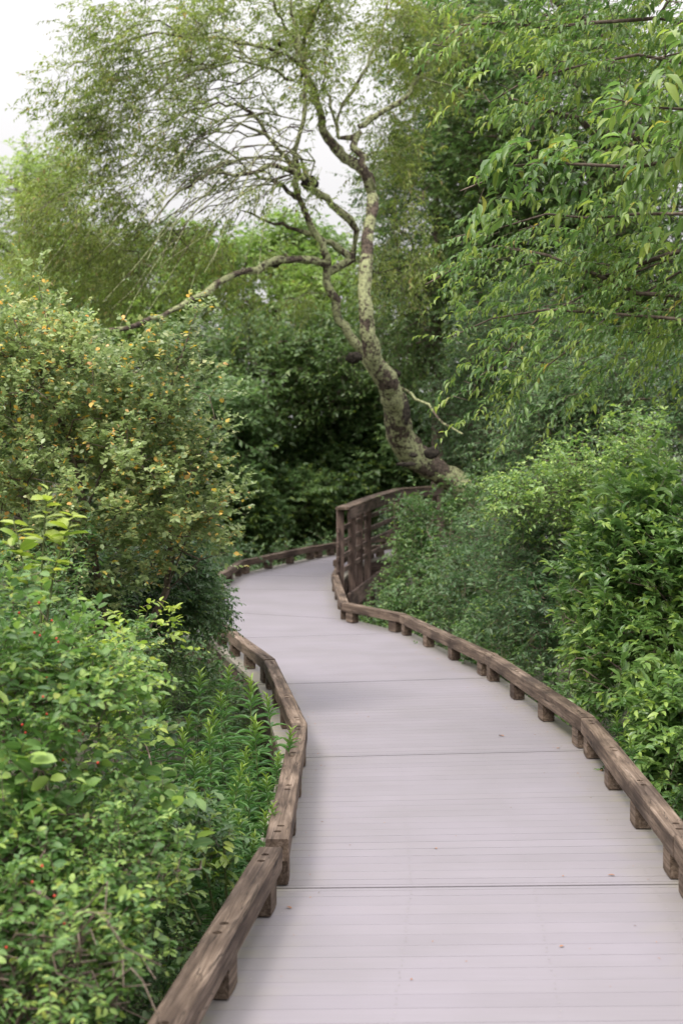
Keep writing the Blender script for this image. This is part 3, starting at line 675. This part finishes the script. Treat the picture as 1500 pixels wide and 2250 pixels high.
# ---- left shrub with small round leaves, some turned yellow
SHOOT = dict(rad=.2, tw=8, k=12, ln=.043, wd=.030, leaf='round', droop=.1, hang=.1, spread=.85, tr=.0013, bias=(.1, -.1, .75), out=.5, young=.7, yfrac=.25, tumble=.5)
stemsL = [(np.array(pl3([(230, 1560, 10), (225, 1330, 10), (190, 1120, 10), (150, 960, 10), (95, 850, 10), (55, 760, 9.9), (20, 675, 9.9)])), np.array([.03, .026, .02, .014, .01, .006, .003])),
          (np.array(pl3([(355, 1500, 10.2), (365, 1300, 10.2), (380, 1140, 10.2), (330, 1000, 10.2), (300, 860, 10)])), np.array([.026, .023, .014, .01, .006])),
          (np.array(pl3([(190, 1120, 10), (260, 950, 10), (310, 820, 10), (335, 730, 10)])), np.array([.014, .01, .006, .003])),
          (np.array(pl3([(300, 1060, 10), (345, 930, 10), (400, 780, 10), (430, 690, 10)])), np.array([.012, .009, .005, .002])),
          (np.array(pl3([(365, 1250, 10.2), (410, 1100, 10), (440, 1000, 9.9), (475, 930, 9.8)])), np.array([.012, .008, .005, .002])),
          (np.array(pl3([(365, 1300, 10.2), (420, 1160, 10), (480, 1110, 9.9), (530, 1084, 9.8)])), np.array([.010, .006, .004, .002])),
          (np.array(pl3([(380, 1280, 10.2), (440, 1230, 10), (500, 1212, 9.8)])), np.array([.010, .006, .002])),
          (np.array(pl3([(95, 850, 10), (110, 740, 10), (85, 620, 10)])), np.array([.008, .005, .002]))]
cl = mk((110, 860, 10, 190, 130, .8, 105), (60, 760, 10, 110, 70, .6, 34), (300, 950, 10.2, 130, 130, .7, 66), (190, 1060, 9.8, 230, 120, .8, 92), (390, 1110, 10, 85, 130, .5, 40), (150, 1230, 9.8, 220, 100, .7, 60), (360, 840, 10, 80, 70, .4, 16), (-120, 950, 10, 170, 300, .9, 70))
tips = np.array(pl3([(20, 680, 9.9), (85, 625, 10), (100, 680, 10), (140, 720, 10), (335, 735, 10), (320, 770, 10), (430, 700, 10), (415, 740, 10), (400, 790, 10), (380, 830, 10), (475, 935, 9.8), (450, 965, 9.9), (440, 1010, 9.9), (530, 1086, 9.8), (505, 1095, 9.8), (475, 1105, 9.8), (500, 1212, 9.8), (470, 1218, 9.8), (440, 850, 9.9), (460, 870, 9.9), (440, 1180, 9.9), (470, 1050, 9.9), (455, 1130, 9.9)]))
plant('shrub', 'tall shrub on the left with small grey-green leaves, some turned yellow', 'shrub', P(230, 1560, 10) * [1, 1, 0] + [0, 0, -.9], stemsL, np.concatenate([cl, tips]), SHOOT, G_VIB, M_TWIG, hub=P(200, 1150, 10.3), r0=.0022, trunk_name='stems', crown_name='foliage', step=.14, sag=.05)
# dark bush with leaflets that lean over the kerb
p = dict(clear=False, rad=.2, tw=10, k=14, ln=.05, wd=.018, leaf='oval', droop=.35, hang=.3, spread=1.0, tr=.0015, bias=(.35, -.1, .1), out=.5, yfrac=.25)
cl = mk((385, 1285, 10.9, 75, 90, .45, 56), (430, 1335, 11.2, 45, 45, .3, 22), (240, 1330, 10.8, 160, 100, .6, 60), (455, 1350, 11.2, 22, 22, .2, 5))
plant('shrub', 'low dark-leaved bush leaning over the left kerb rail', 'shrub', (-1.6, 10.9, -.9), [(np.array([[-1.6, 10.9, -.9], [-1.45, 10.95, -.2], [-1.3, 11, .4]]), np.array([.022, .018, .012]))], cl, p, G_DARK, M_TWIG, r0=.0022, trunk_name='stems', crown_name='foliage', step=.14, sag=.05)

# ---- undergrowth sheets of plants nobody could count
def lx(Y): return np.interp(Y, [q[1] for q in LC], [q[0] for q in LC])
def rx(Y): return np.interp(Y, [q[1] for q in RC], [q[0] for q in RC])
def under(name, n, xf, y0, y1, top, p, mat, hubz=-.8):
    Y = rng.uniform(y0, y1, n) if np.isscalar(y0) else None
    X = xf(Y, n); Z = top(X, Y) - rng.exponential(.22, n)
    X, Y, Z = [a[Z > -.85] for a in (X, Y, Z)]
    c = np.stack([X, Y, Z], 1); m = p['tw']; n = len(c)
    S = np.repeat(c, m, 0) + rng.normal(0, p['rad'] * .35, (n * m, 3))
    D = unit(rng.normal(0, .7, (n * m, 3)) + np.array(p.get('bias', (0, 0, .8)))); L = p['rad'] * rng.uniform(.6, 1.3, n * m)
    T_ = Tubes(); F_ = Foliage(); leafy(F_, T_, S, D, L, p)
    o = F_.build(name, mat, None); tag(o, kind='stuff'); t = T_.build('stems', M_TWIG, o); return o
def wob(X, Y): return .16 * np.sin(2.3 * X + 1.3 * Y) + .12 * np.sin(4.1 * X - 2.9 * Y + 1) + .06 * np.sin(9 * X + 7 * Y)
def topL(X, Y):
    d = lx(Y) - .12 - X
    return np.where((d < 1.25) & (Y > 5.6) & (Y < 10), -.55, np.where(d < .12, -.35, -.05 + 1.0 * np.clip((d - .1) / 1.2, 0, 1) ** .9) + wob(X, Y) )- .2 * np.exp(-((d - .3) / .3) ** 2)
p = dict(rad=.2, tw=7, k=9, ln=.045, wd=.02, leaf='oval', droop=.2, hang=.2, spread=.9, tr=.0014, bias=(0, 0, .8), yfrac=.4)
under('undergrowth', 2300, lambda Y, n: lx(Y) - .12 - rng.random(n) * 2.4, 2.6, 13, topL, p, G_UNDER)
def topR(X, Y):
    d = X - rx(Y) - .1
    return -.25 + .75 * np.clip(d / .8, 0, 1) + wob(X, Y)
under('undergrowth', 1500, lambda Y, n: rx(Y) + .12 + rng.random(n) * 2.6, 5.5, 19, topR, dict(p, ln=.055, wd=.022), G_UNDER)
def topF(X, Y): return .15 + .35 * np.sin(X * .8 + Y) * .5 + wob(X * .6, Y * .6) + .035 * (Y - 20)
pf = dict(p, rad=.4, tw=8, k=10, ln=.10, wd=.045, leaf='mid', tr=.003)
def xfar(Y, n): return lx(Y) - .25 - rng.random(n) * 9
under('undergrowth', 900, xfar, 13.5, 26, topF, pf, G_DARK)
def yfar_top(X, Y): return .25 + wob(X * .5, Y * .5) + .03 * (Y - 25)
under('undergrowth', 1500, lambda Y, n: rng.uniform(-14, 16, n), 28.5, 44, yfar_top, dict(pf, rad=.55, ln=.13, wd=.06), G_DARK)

# ---- honeysuckle thicket, bottom left
def berries(root, pts, r=.0042):
    bm = bmesh.new(); bmesh.ops.create_icosphere(bm, subdivisions=2, radius=r)
    me = bpy.data.meshes.new('berry'); bm.to_mesh(me); bm.free(); me.materials.append(M_BERRY)
    for q in pts:
        o = bpy.data.objects.new('berry', me); C.objects.link(o); o.parent = root; o.location = Vector(q)
ph = dict(rad=.2, tw=7, k=10, ln=.042, wd=.023, leaf='oval', droop=.3, hang=.15, spread=.95, tr=.0014, bias=(.25, -.15, .5), out=.6, yfrac=.45, young=.65)
def thicket(label, base, blobs, p, mat, hubd=.4, bpx=None, stems=M_TWIG, st=None):
    cl = mk(*blobs); b = np.array(base, float); c0 = cl.mean(0)
    r = plant('shrub', label, 'shrub', b, st or [(np.array([b, b * .55 + c0 * .45, c0]), np.array([.018, .013, .008]))], cl, p, mat, stems, hub=c0 - np.array([0, 0, hubd]), r0=.0018, trunk_name='stems', crown_name='foliage', step=.12, sag=.1)
    if bpx:
        pts = []
        for (x, y, Y, sx, sy, n) in bpx:
            for _ in range(n): pts.append(P(x + rng.normal(0, sx), y + rng.normal(0, sy), Y + rng.normal(0, .12)) - b)
        berries(r, pts)
    return r
thicket('red-berried honeysuckle thicket in the left foreground', (-1.25, 5.4, -.85),
        [(90, 1490, 5.2, 170, 90, .4, 34), (120, 1600, 5.0, 190, 110, .4, 34), (-150, 1500, 5, 180, 230, .5, 40), (-20, 1300, 4.7, 40, 30, .15, 4)], ph, G_HONEY, bpx=[(60, 1400, 4.75, 60, 60, 6), (120, 1630, 4.62, 60, 60, 9), (150, 1380, 4.8, 30, 30, 3)])
thicket('tangled low honeysuckle with bare brown stems at the bottom left corner', (-.95, 4.3, -.85),
        [(110, 2050, 4.2, 170, 130, .35, 40), (270, 1960, 4.5, 120, 90, .3, 20), (220, 2140, 4.1, 80, 80, .2, 16), (60, 1850, 4.6, 120, 90, .3, 24), (-200, 2000, 4.3, 200, 300, .4, 34)], dict(ph, ln=.036, wd=.019), G_HONEY, bpx=[(70, 1990, 3.95, 40, 60, 5)],
        st=[(np.array([[-.95, 4.3, -.85], [-.9, 4.2, -.3], [-.85, 4.15, .1]]), np.array([.014, .01, .006]))] + [(arc(P(rng.uniform(-60, 120), rng.uniform(2150, 2330), 4.0), P(rng.uniform(120, 380), rng.uniform(2000, 2250), rng.uniform(3.7, 4.1)), rng.uniform(.02, .16), 9), np.linspace(.0042, .0018, 9)) for _ in range(26)])
thicket('mid-green leafy bush in front of the tall left shrub', (-1.6, 7.3, -.85),
        [(160, 1440, 7.6, 160, 60, .5, 40), (260, 1480, 7.8, 70, 40, .3, 8), (60, 1500, 7.2, 150, 100, .5, 30)], dict(ph, ln=.045, wd=.021, bias=(.1, -.1, .6)), G_UNDER)
thicket('narrow-leaved green bush between the honeysuckle and the goldenrod stalks', (-1.1, 6.0, -.85),
        [(430, 1880, 5.7, 70, 40, .2, 9), (330, 1850, 5.5, 80, 50, .25, 10), (180, 1830, 5.5, 110, 70, .3, 20)], dict(ph, ln=.05, wd=.02, bias=(.1, -.1, .7)), G_UNDER)
thicket('patch of yellow-green leaves at the top of the left thicket', (-1.15, 6.6, -.85), [(240, 1580, 6.0, 50, 30, .12, 5), (230, 1470, 6.6, 60, 30, .12, 5), (330, 1400, 8.0, 50, 30, .2, 4)], dict(ph, ln=.055, wd=.032, k=7, tw=5), G_YEL)

# ---- lime sapling and drooping light-green plant
def bigleaf(label, base, stems, n, ln, wd, mat, hang=.2, name='sapling', leaf='oval', cat='sapling'):
    r = empty(name, tuple(base)); tag(r, label, cat); T_ = Tubes(); F_ = Foliage(); b = np.array(base, float)
    for q in stems:
        q = np.array(q); t = np.arange(len(q)); tt = np.linspace(0, len(q) - 1, 12); c = np.stack([np.interp(tt, t, q[:, i]) for i in range(3)], 1) - b
        T_.add(c, np.linspace(.006, .002, 12), 6)
        u = rng.uniform(.35, 1, n) ** .8 * (len(q) - 1); B = np.stack([np.interp(u, t, q[:, i]) for i in range(3)], 1) - b
        a = np.arange(n) * 2.4 + rng.normal(0, .3, n); D = np.stack([np.cos(a), np.sin(a), rng.uniform(.1, .9, n) - hang * 1.5], 1)
        s = rng.uniform(.6, 1.1, n); F_.add(B, D, np.array([0, 0, 1.]) + rng.normal(0, .3, (n, 3)), ln * s, wd * s, leaf, (u / (len(q) - 1) > .85) * .8)
    T_.build('stems', M_STEM, r); F_.build('foliage', mat, r)
bigleaf('yellow-green sapling with big oval leaves on the far left', P(100, 1500, 5.3) * [1, 1, 0] + [0, 0, -.85],
        [pl3([(95, 1650, 5.3), (90, 1450, 5.3), (92, 1250, 5.3), (105, 1075, 5.3)]), pl3([(90, 1450, 5.3), (120, 1250, 5.3), (160, 1130, 5.25)]), pl3([(90, 1450, 5.3), (60, 1280, 5.35), (30, 1140, 5.4)])], 24, .085, .046, G_YEL)
bigleaf('pale green plant with drooping leaves next to the left kerb rail', (-.62, 5.75, -.85), [pl3([(470, 2000, 5.6), (450, 1900, 5.6), (445, 1815, 5.6)]), pl3([(500, 2010, 5.6), (495, 1920, 5.6), (490, 1850, 5.6)]), pl3([(440, 2030, 5.5), (410, 1960, 5.5), (415, 1880, 5.5)])], 13, .085, .042, G_YEL, hang=.7, name='leafy_plant', cat='plant')

# ---- goldenrod stalks
def goldenrod():
    r = empty('goldenrod_stalk', (0, 0, 0)); T_ = Tubes(); F_ = Foliage(); H = 1.0
    z = np.linspace(0, H, 12); q = np.stack([.02 * np.sin(z * 3), .015 * np.cos(z * 2.2), z], 1); T_.add(q, np.linspace(.0045, .0018, 12), 6)
    n = 74; u = np.sort(rng.uniform(.15, 1, n) ** .8); a = np.arange(n) * 2.4
    B = np.stack([np.interp(u * H, z, q[:, 0]), np.interp(u * H, z, q[:, 1]), u * H], 1)
    up = .25 + 1.5 * np.clip((u - .8) / .2, 0, 1); D = np.stack([np.cos(a), np.sin(a), up], 1) + rng.normal(0, .08, (n, 3))
    s = (1 - .55 * np.clip((u - .72) / .28, 0, 1)) * rng.uniform(.85, 1.1, n)
    F_.add(B, D, np.tile([0, 0, 1.], (n, 1)) + .01, .115 * s, .024 * s, 'lance', np.clip((u - .86) / .14, 0, 1))
    T_.build('stem', M_STEM, r); F_.build('foliage', G_GOLD, r); return r
g0 = goldenrod()
GP = [(550, 1475, 7.6, 1.1), (438, 1455, 8.4, 1.0), (495, 1450, 8.6, 1.0), (606, 1512, 7.9, .95), (580, 1565, 7.4, .95), (440, 1660, 6.4, .9), (330, 1658, 6.6, .9), (415, 1730, 6.1, .8), (520, 1720, 6.6, .85), (487, 1740, 6.3, .8), (375, 1700, 6.4, .85), (560, 1640, 7.0, .9),
      (590, 1700, 6.7, .8), (300, 1640, 6.9, .9), (460, 1560, 7.6, 1), (520, 1580, 7.4, 1), (390, 1560, 7.8, 1), (600, 1640, 7.3, .8), (355, 1600, 7.4, .95), (545, 1780, 6.1, .75), (345, 1745, 6.0, .8), (385, 1790, 5.8, .7), (450, 1760, 6.1, .75), (500, 1800, 6.0, .7), (425, 1590, 7.2, .95), (490, 1640, 6.9, .9), (535, 1690, 6.6, .8), (570, 1740, 6.4, .75), (400, 1640, 6.9, .9), (465, 1690, 6.5, .85), (620, 1590, 7.6, .85), (370, 1530, 8.0, 1), (310, 1580, 7.5, 1), (560, 1540, 7.9, 1), (480, 1510, 8.2, 1), (270, 1690, 6.5, .9), (600, 1760, 6.2, .6), (520, 1840, 5.9, .55), (300, 1720, 6.2, .85), (340, 1690, 6.4, .9), (270, 1620, 6.8, .9), (400, 1500, 8.3, 1), (330, 1480, 8.5, 1), (240, 1580, 7.2, .95), (450, 1840, 5.8, .6), (360, 1830, 5.7, .65), (300, 1790, 5.8, .75), (1390, 1560, 8.2, .85), (1420, 1600, 7.9, .8), (1360, 1590, 8.5, .8)]
for i, (x, y, Y, s) in enumerate(GP):
    if i == 0: g = g0
    else:
        g = g0.copy(); C.objects.link(g)
        for ch in g0.children:
            c = ch.copy(); C.objects.link(c); c.parent = g
    q = P(x, y, Y); hgt = 1.02 * s; g.location = (q[0], q[1], q[2] - hgt * 1.0); g.scale = (s, s, s); g.rotation_euler = (rng.normal(0, .12), rng.normal(0, .12), rng.uniform(0, 6))
    side = 'right' if x > 1000 else 'left'
    lab = {0: 'tallest goldenrod stalk with bright yellow-green tip close to the left kerb rail', 1: 'leftmost of the three tall goldenrod stalks below the dark bush', 2: 'middle one of the three tall goldenrod stalks below the dark bush'}.get(i,
           'leafy goldenrod stalk among the shrubs behind the right kerb rail' if side == 'right' else 'shorter goldenrod stalk in the bed left of the boardwalk')
    tag(g, lab, 'wildflower stalk', 'goldenrod stalks in the ' + side + ' bed')

# ---- right-hand shrubs
pw_ = dict(rad=.26, tw=7, k=12, ln=.088, wd=.036, leaf='lance', droop=.15, hang=.05, spread=.7, tr=.0017, bias=(-.55, -.15, .5), out=.5, yfrac=.6, young=.8, tumble=.4)
thicket('large bright green shrub with glossy pointed leaves on the right edge', (2.5, 9.2, -.85),
        [(1440, 1230, 9.6, 150, 120, .6, 80), (1330, 1320, 10.0, 110, 130, .5, 62), (1400, 1450, 9.2, 140, 130, .5, 70), (1290, 1480, 9.7, 60, 80, .3, 24), (1480, 1640, 8.2, 90, 120, .35, 44), (1650, 1450, 9, 170, 380, .8, 110), (1450, 1100, 9.8, 70, 40, .3, 10), (1260, 1400, 10.1, 45, 60, .25, 12)], pw_, G_WILLOW)
pm = dict(rad=.3, tw=9, k=10, ln=.07, wd=.030, leaf='mid', droop=.25, hang=.15, spread=.9, tr=.0022, bias=(-.3, -.2, .35), out=.5, yfrac=.3)
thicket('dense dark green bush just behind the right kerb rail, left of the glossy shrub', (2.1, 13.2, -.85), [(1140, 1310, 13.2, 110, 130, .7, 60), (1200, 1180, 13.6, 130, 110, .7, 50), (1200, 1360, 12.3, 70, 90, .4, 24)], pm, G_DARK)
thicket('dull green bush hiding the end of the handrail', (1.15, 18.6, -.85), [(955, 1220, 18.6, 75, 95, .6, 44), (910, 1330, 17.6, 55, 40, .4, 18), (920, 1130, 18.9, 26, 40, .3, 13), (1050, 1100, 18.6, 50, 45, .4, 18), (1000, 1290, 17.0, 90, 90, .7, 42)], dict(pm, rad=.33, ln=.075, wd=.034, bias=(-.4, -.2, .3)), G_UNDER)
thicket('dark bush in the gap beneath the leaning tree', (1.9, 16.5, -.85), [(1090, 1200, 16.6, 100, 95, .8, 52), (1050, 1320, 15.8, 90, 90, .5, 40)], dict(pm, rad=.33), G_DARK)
thicket('viny yellow-green shrub behind the glossy shrub on the right', (2.9, 12.8, -.85), [(1300, 1060, 12.8, 140, 60, .5, 44), (1230, 1110, 13, 150, 70, .6, 44), (1400, 980, 12.9, 60, 60, .4, 16), (1120, 1090, 13.2, 70, 20, .3, 8), (1360, 1150, 12.6, 140, 80, .5, 40)], dict(pm, ln=.06, wd=.028, yfrac=.9, young=.7), G_WILLOW)
for (lab, base, bl) in [('grey-green tree crown deep in shade at the right edge', (4.3, 16.5, -.9), [(1380, 870, 16.5, 190, 110, 1, 90), (1250, 960, 16.8, 150, 90, .9, 60), (1500, 950, 16, 120, 170, 1, 50)]),
                        ('dark green tree between the leaning tree and the cherry', (3.1, 23, -.9), [(1080, 900, 22.5, 130, 140, 1.2, 100), (1150, 760, 22, 150, 130, 1.2, 90), (1060, 1030, 22.4, 90, 60, .7, 36)])]:
    c = mk(*bl); b = np.array(base)
    plant('tree', lab, 'tree', b, [(np.array([b, b + [0, 0, 1.2], c.mean(0)]), np.array([.08, .07, .04]))], c, dict(rad=.45, tw=13, k=11, ln=.075, wd=.034, leaf='mid', droop=.3, hang=.3, spread=.9, tr=.003, bias=(-.2, -.2, .1), out=.5, yfrac=.25), G_DARK, M_BARK, r0=.005, step=.3)

# ---- trees beyond the bend
def bgtree(name, lab, px, Y, bl, mat, ln=.155, tw=11, rad=.62, th=.14, k=11, bias=(-.1, -.1, .15), leaf='far'):
    c = mk(*bl); g = P(px, 1200, Y); b = np.array([g[0], Y, -.9]); m = c.mean(0)
    lim = [(np.array([b, b * .5 + np.array([m[0] * .5, m[1] * .5, m[2] * .35 - .3]), m * .9 + b * .1, [m[0], m[1], c[:, 2].max() - .5]]), np.array([th, th * .85, th * .5, th * .15]))]
    plant(name, lab, 'tree', b, lim, c, dict(rad=rad, tw=tw, k=k, ln=ln, wd=ln * .5, leaf=leaf, droop=.3, hang=.3, spread=.9, tr=.004, bias=bias, out=.5, yfrac=.3), mat, M_BARK, group='trees beyond the bend', r0=.008, step=.5, sag=.1)
bgtree('tree', 'pale green tree at the far left edge below the open sky', 40, 38, [(40, 480, 38, 130, 130, 2.2, 80), (110, 400, 38.5, 80, 90, 1.5, 36), (30, 620, 37.5, 190, 90, 2, 70)], G_FARP, .13)
bgtree('tree', 'light green tree behind the weeping shoots of the leaning tree', 260, 34, [(250, 620, 34, 210, 110, 2.2, 120), (200, 740, 33, 220, 100, 2, 90), (330, 780, 33, 160, 100, 2, 70)], G_FAR)
bgtree('tree', 'bright green tree low behind the fork of the leaning tree', 600, 33, [(560, 620, 33, 180, 100, 2, 90), (640, 560, 34, 120, 70, 1.5, 50), (450, 560, 34, 70, 50, 1.2, 18), (700, 700, 32, 130, 110, 1.8, 70)], G_FAR)
bgtree('tree', 'olive-green tree with reddish twigs above the dark thicket', 560, 30, [(520, 800, 29.5, 200, 100, 1.8, 110), (720, 830, 29.5, 130, 110, 1.8, 80), (640, 760, 30, 160, 70, 1.5, 60)], G_MID, .12)
bgtree('tree', 'tall green tree behind the right side of the leaning tree', 960, 27, [(960, 480, 27, 130, 200, 1.8, 150), (900, 700, 27, 110, 140, 1.5, 90), (860, 420, 28, 70, 60, 1.2, 18), (1040, 300, 27, 150, 140, 1.6, 100)], G_MID, .10)
bgtree('tree', 'tall shaded tree rising behind the drooping cherry boughs', 1250, 25, [(1200, 300, 25, 230, 230, 1.8, 190), (1250, 620, 25, 230, 200, 1.8, 170), (1450, 450, 24, 180, 350, 1.8, 150), (1150, 80, 26, 250, 110, 1.6, 100)], G_MID, .13)
bgtree('tree', 'green tree standing behind the top of the leaning tree on the right', 1010, 31, [(1010, 120, 31, 150, 120, 2, 70), (1120, 500, 30, 200, 250, 2, 120)], G_MID, .14)
def shade_tree(lab, px, Y, bl): bgtree('understory_tree', lab, px, Y, bl, G_SHADE, .15, bias=(0, -.2, .1), rad=.6)
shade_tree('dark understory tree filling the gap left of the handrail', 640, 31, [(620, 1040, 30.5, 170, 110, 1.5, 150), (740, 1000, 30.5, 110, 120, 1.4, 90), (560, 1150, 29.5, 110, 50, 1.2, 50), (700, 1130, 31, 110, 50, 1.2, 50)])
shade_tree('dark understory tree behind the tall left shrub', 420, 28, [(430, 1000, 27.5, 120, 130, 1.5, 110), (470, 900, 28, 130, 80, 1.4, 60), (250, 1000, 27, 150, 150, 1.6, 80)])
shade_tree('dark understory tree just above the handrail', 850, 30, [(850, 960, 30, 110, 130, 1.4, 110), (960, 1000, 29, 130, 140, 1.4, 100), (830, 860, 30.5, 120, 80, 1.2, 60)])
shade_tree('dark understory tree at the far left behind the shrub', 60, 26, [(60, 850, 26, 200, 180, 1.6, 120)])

# ---- distant wood that closes the view, trees beside and behind the photographer
def wood(name, n, fx, ln, mat, tw=10):
    c = fx(n); m = tw; S = np.repeat(c, m, 0) + rng.normal(0, .9, (len(c) * m, 3)); D = unit(rng.normal(0, .8, S.shape) + [0, 0, .1])
    p = dict(k=10, ln=ln, wd=ln * .45, leaf='far', droop=.3, hang=.3, spread=.9, tr=.008); T_ = Tubes(); F_ = Foliage()
    leafy(F_, T_, S, D, 1.0 * rng.uniform(.6, 1.3, len(S)), p); o = F_.build(name, mat, None); tag(o, kind='stuff'); T_.build('twigs', M_BARK, o)
def f1(n):
    X = rng.uniform(-30, 34, n); Y = rng.uniform(46, 56, n); h = 7.2 + 1.3 * np.sin(X * .5) + .8 * np.sin(X * 1.3 + 1) + .10 * np.maximum(0, X) ** 1.1
    return np.stack([X, Y, -.5 + (h + .5) * np.sqrt(rng.random(n))], 1)
wood('far_woodland', 1500, f1, .26, G_FAR)
def f2(n):
    a = rng.uniform(R(62), R(298), n); d = rng.uniform(14, 22, n); h = 4.5 + 1.2 * np.sin(a * 5)
    return np.stack([np.sin(a) * d, np.cos(a) * d + 4, -.5 + h * rng.random(n)], 1)
wood('side_woodland', 1500, f2, .30, G_DARK, 8)

# ---- fallen leaves on the deck
def litter(label, x, y, col=None, s=.02):
    q = P(x, y, 6); d = q - np.array([0, 0, EYE]); t = -EYE / d[2]; q = np.array([0, 0, EYE]) + d * t
    F_ = Foliage(); a = rng.uniform(0, 6); F_.add(np.zeros((1, 3)), np.array([[math.cos(a), math.sin(a), .12]]), np.array([[.1, .05, 1.]]), s, s * .5, 'oval')
    o = F_.build('fallen_leaf', M_LITTER, None); o.location = (q[0], q[1], dz(q[1]) + .003); tag(o, label, 'leaf', 'fallen leaves on the boardwalk')
litter('orange fallen leaf in the middle of the deck, beyond the second joint', 1095, 1617, s=.045)
litter('dark crumpled leaf on the deck beside the near left spacer block', 640, 1998, s=.03)
litter('tiny brown leaf on the deck left of centre, before the long joint', 955, 1864, s=.022)
litter('small tan leaf on the deck near the right kerb', 1350, 1925, s=.03)
litter('small brown leaf on the deck at the foot of the right kerb', 1318, 1695, s=.03)
litter('tan leaf fragment on the nearest stretch of deck', 1238, 2080, s=.022)
litter('brown leaf fragment on the near deck right of centre', 1230, 1645, s=.03)


# ---- other species mixed into the left bank
thicket('bush with larger pale oval leaves low in the left bank', (-1.05, 4.9, -.85), [(330, 1800, 5.0, 70, 60, .2, 6), (120, 1830, 4.7, 70, 50, .2, 6), (60, 1700, 4.6, 60, 60, .15, 4)], dict(ph, ln=.085, wd=.045, k=6, tw=4, rad=.2, tumble=.6), G_HONEY)
thicket('wild rose spray with fine paired leaflets over the lower left bank', (-.8, 4.6, -.85), [(380, 1930, 4.75, 90, 50, .2, 12), (230, 1900, 4.5, 110, 70, .2, 12), (150, 2130, 3.95, 120, 60, .2, 10)], dict(ph, ln=.026, wd=.012, k=20, tw=6, rad=.24, hang=.05, spread=1.1, tumble=.2, bias=(.5, -.3, .3)), G_HONEY)
thicket('dark ivy-like leaves deep between the honeysuckle and the stalks', (-1.0, 5.6, -.85), [(380, 1840, 5.9, 80, 50, .2, 9), (290, 1600, 6.6, 70, 50, .3, 8)], dict(ph, ln=.05, wd=.036, k=8, tw=5, leaf='round'), G_DARK)
def debris():
    F_ = Foliage(); n = 150; Y = rng.uniform(3.6, 15, n); e = rng.random(n) < .75
    l = lx(Y) + .1; r = rx(Y) - .1; X = np.where(e, np.where(rng.random(n) < .4, l + rng.exponential(.05, n), r - rng.exponential(.07, n)), l + (r - l) * rng.random(n))
    a = rng.uniform(0, 6.3, n); sz = rng.uniform(.005, .016, n)
    F_.add(np.stack([X, Y, np.full(n, .003)], 1), np.stack([np.cos(a), np.sin(a), .1 + 0 * a], 1), np.array([0, 0, 1.]) + rng.normal(0, .3, (n, 3)), sz, sz * rng.uniform(.2, .6, n), 'oval')
    tag(F_.build('leaf_crumbs', M_LITTER, None), kind='stuff')
debris()

for lab, px, Y, bl in [('low leafy bush behind the far kerb rail, left of the handrail', 600, 27.5, [(560, 1150, 27.2, 80, 40, .6, 40), (640, 1100, 28, 80, 60, .7, 44)]),
                       ('dark green bush right behind the end of the handrail', 760, 29, [(740, 1090, 28.8, 70, 70, .7, 50), (820, 1030, 29.2, 80, 60, .7, 40)]),
                       ('broad bush under the dark trees, above the far left bend', 480, 27, [(490, 1090, 26.8, 80, 70, .6, 50), (450, 1180, 26.4, 70, 30, .5, 24)])]:
    c = mk(*bl); g = P(px, 1200, Y); b = np.array([g[0], Y, -.9])
    plant('shrub', lab, 'shrub', b, [(np.array([b, c.mean(0)]), np.array([.05, .025]))], c, dict(rad=.4, tw=12, k=10, ln=.12, wd=.06, leaf='mid', droop=.2, hang=.2, spread=.9, tr=.003, bias=(0, -.6, .4), out=.4, yfrac=.4, young=.7), G_SHADE, M_TWIG, r0=.004, trunk_name='stems', crown_name='foliage', step=.3)
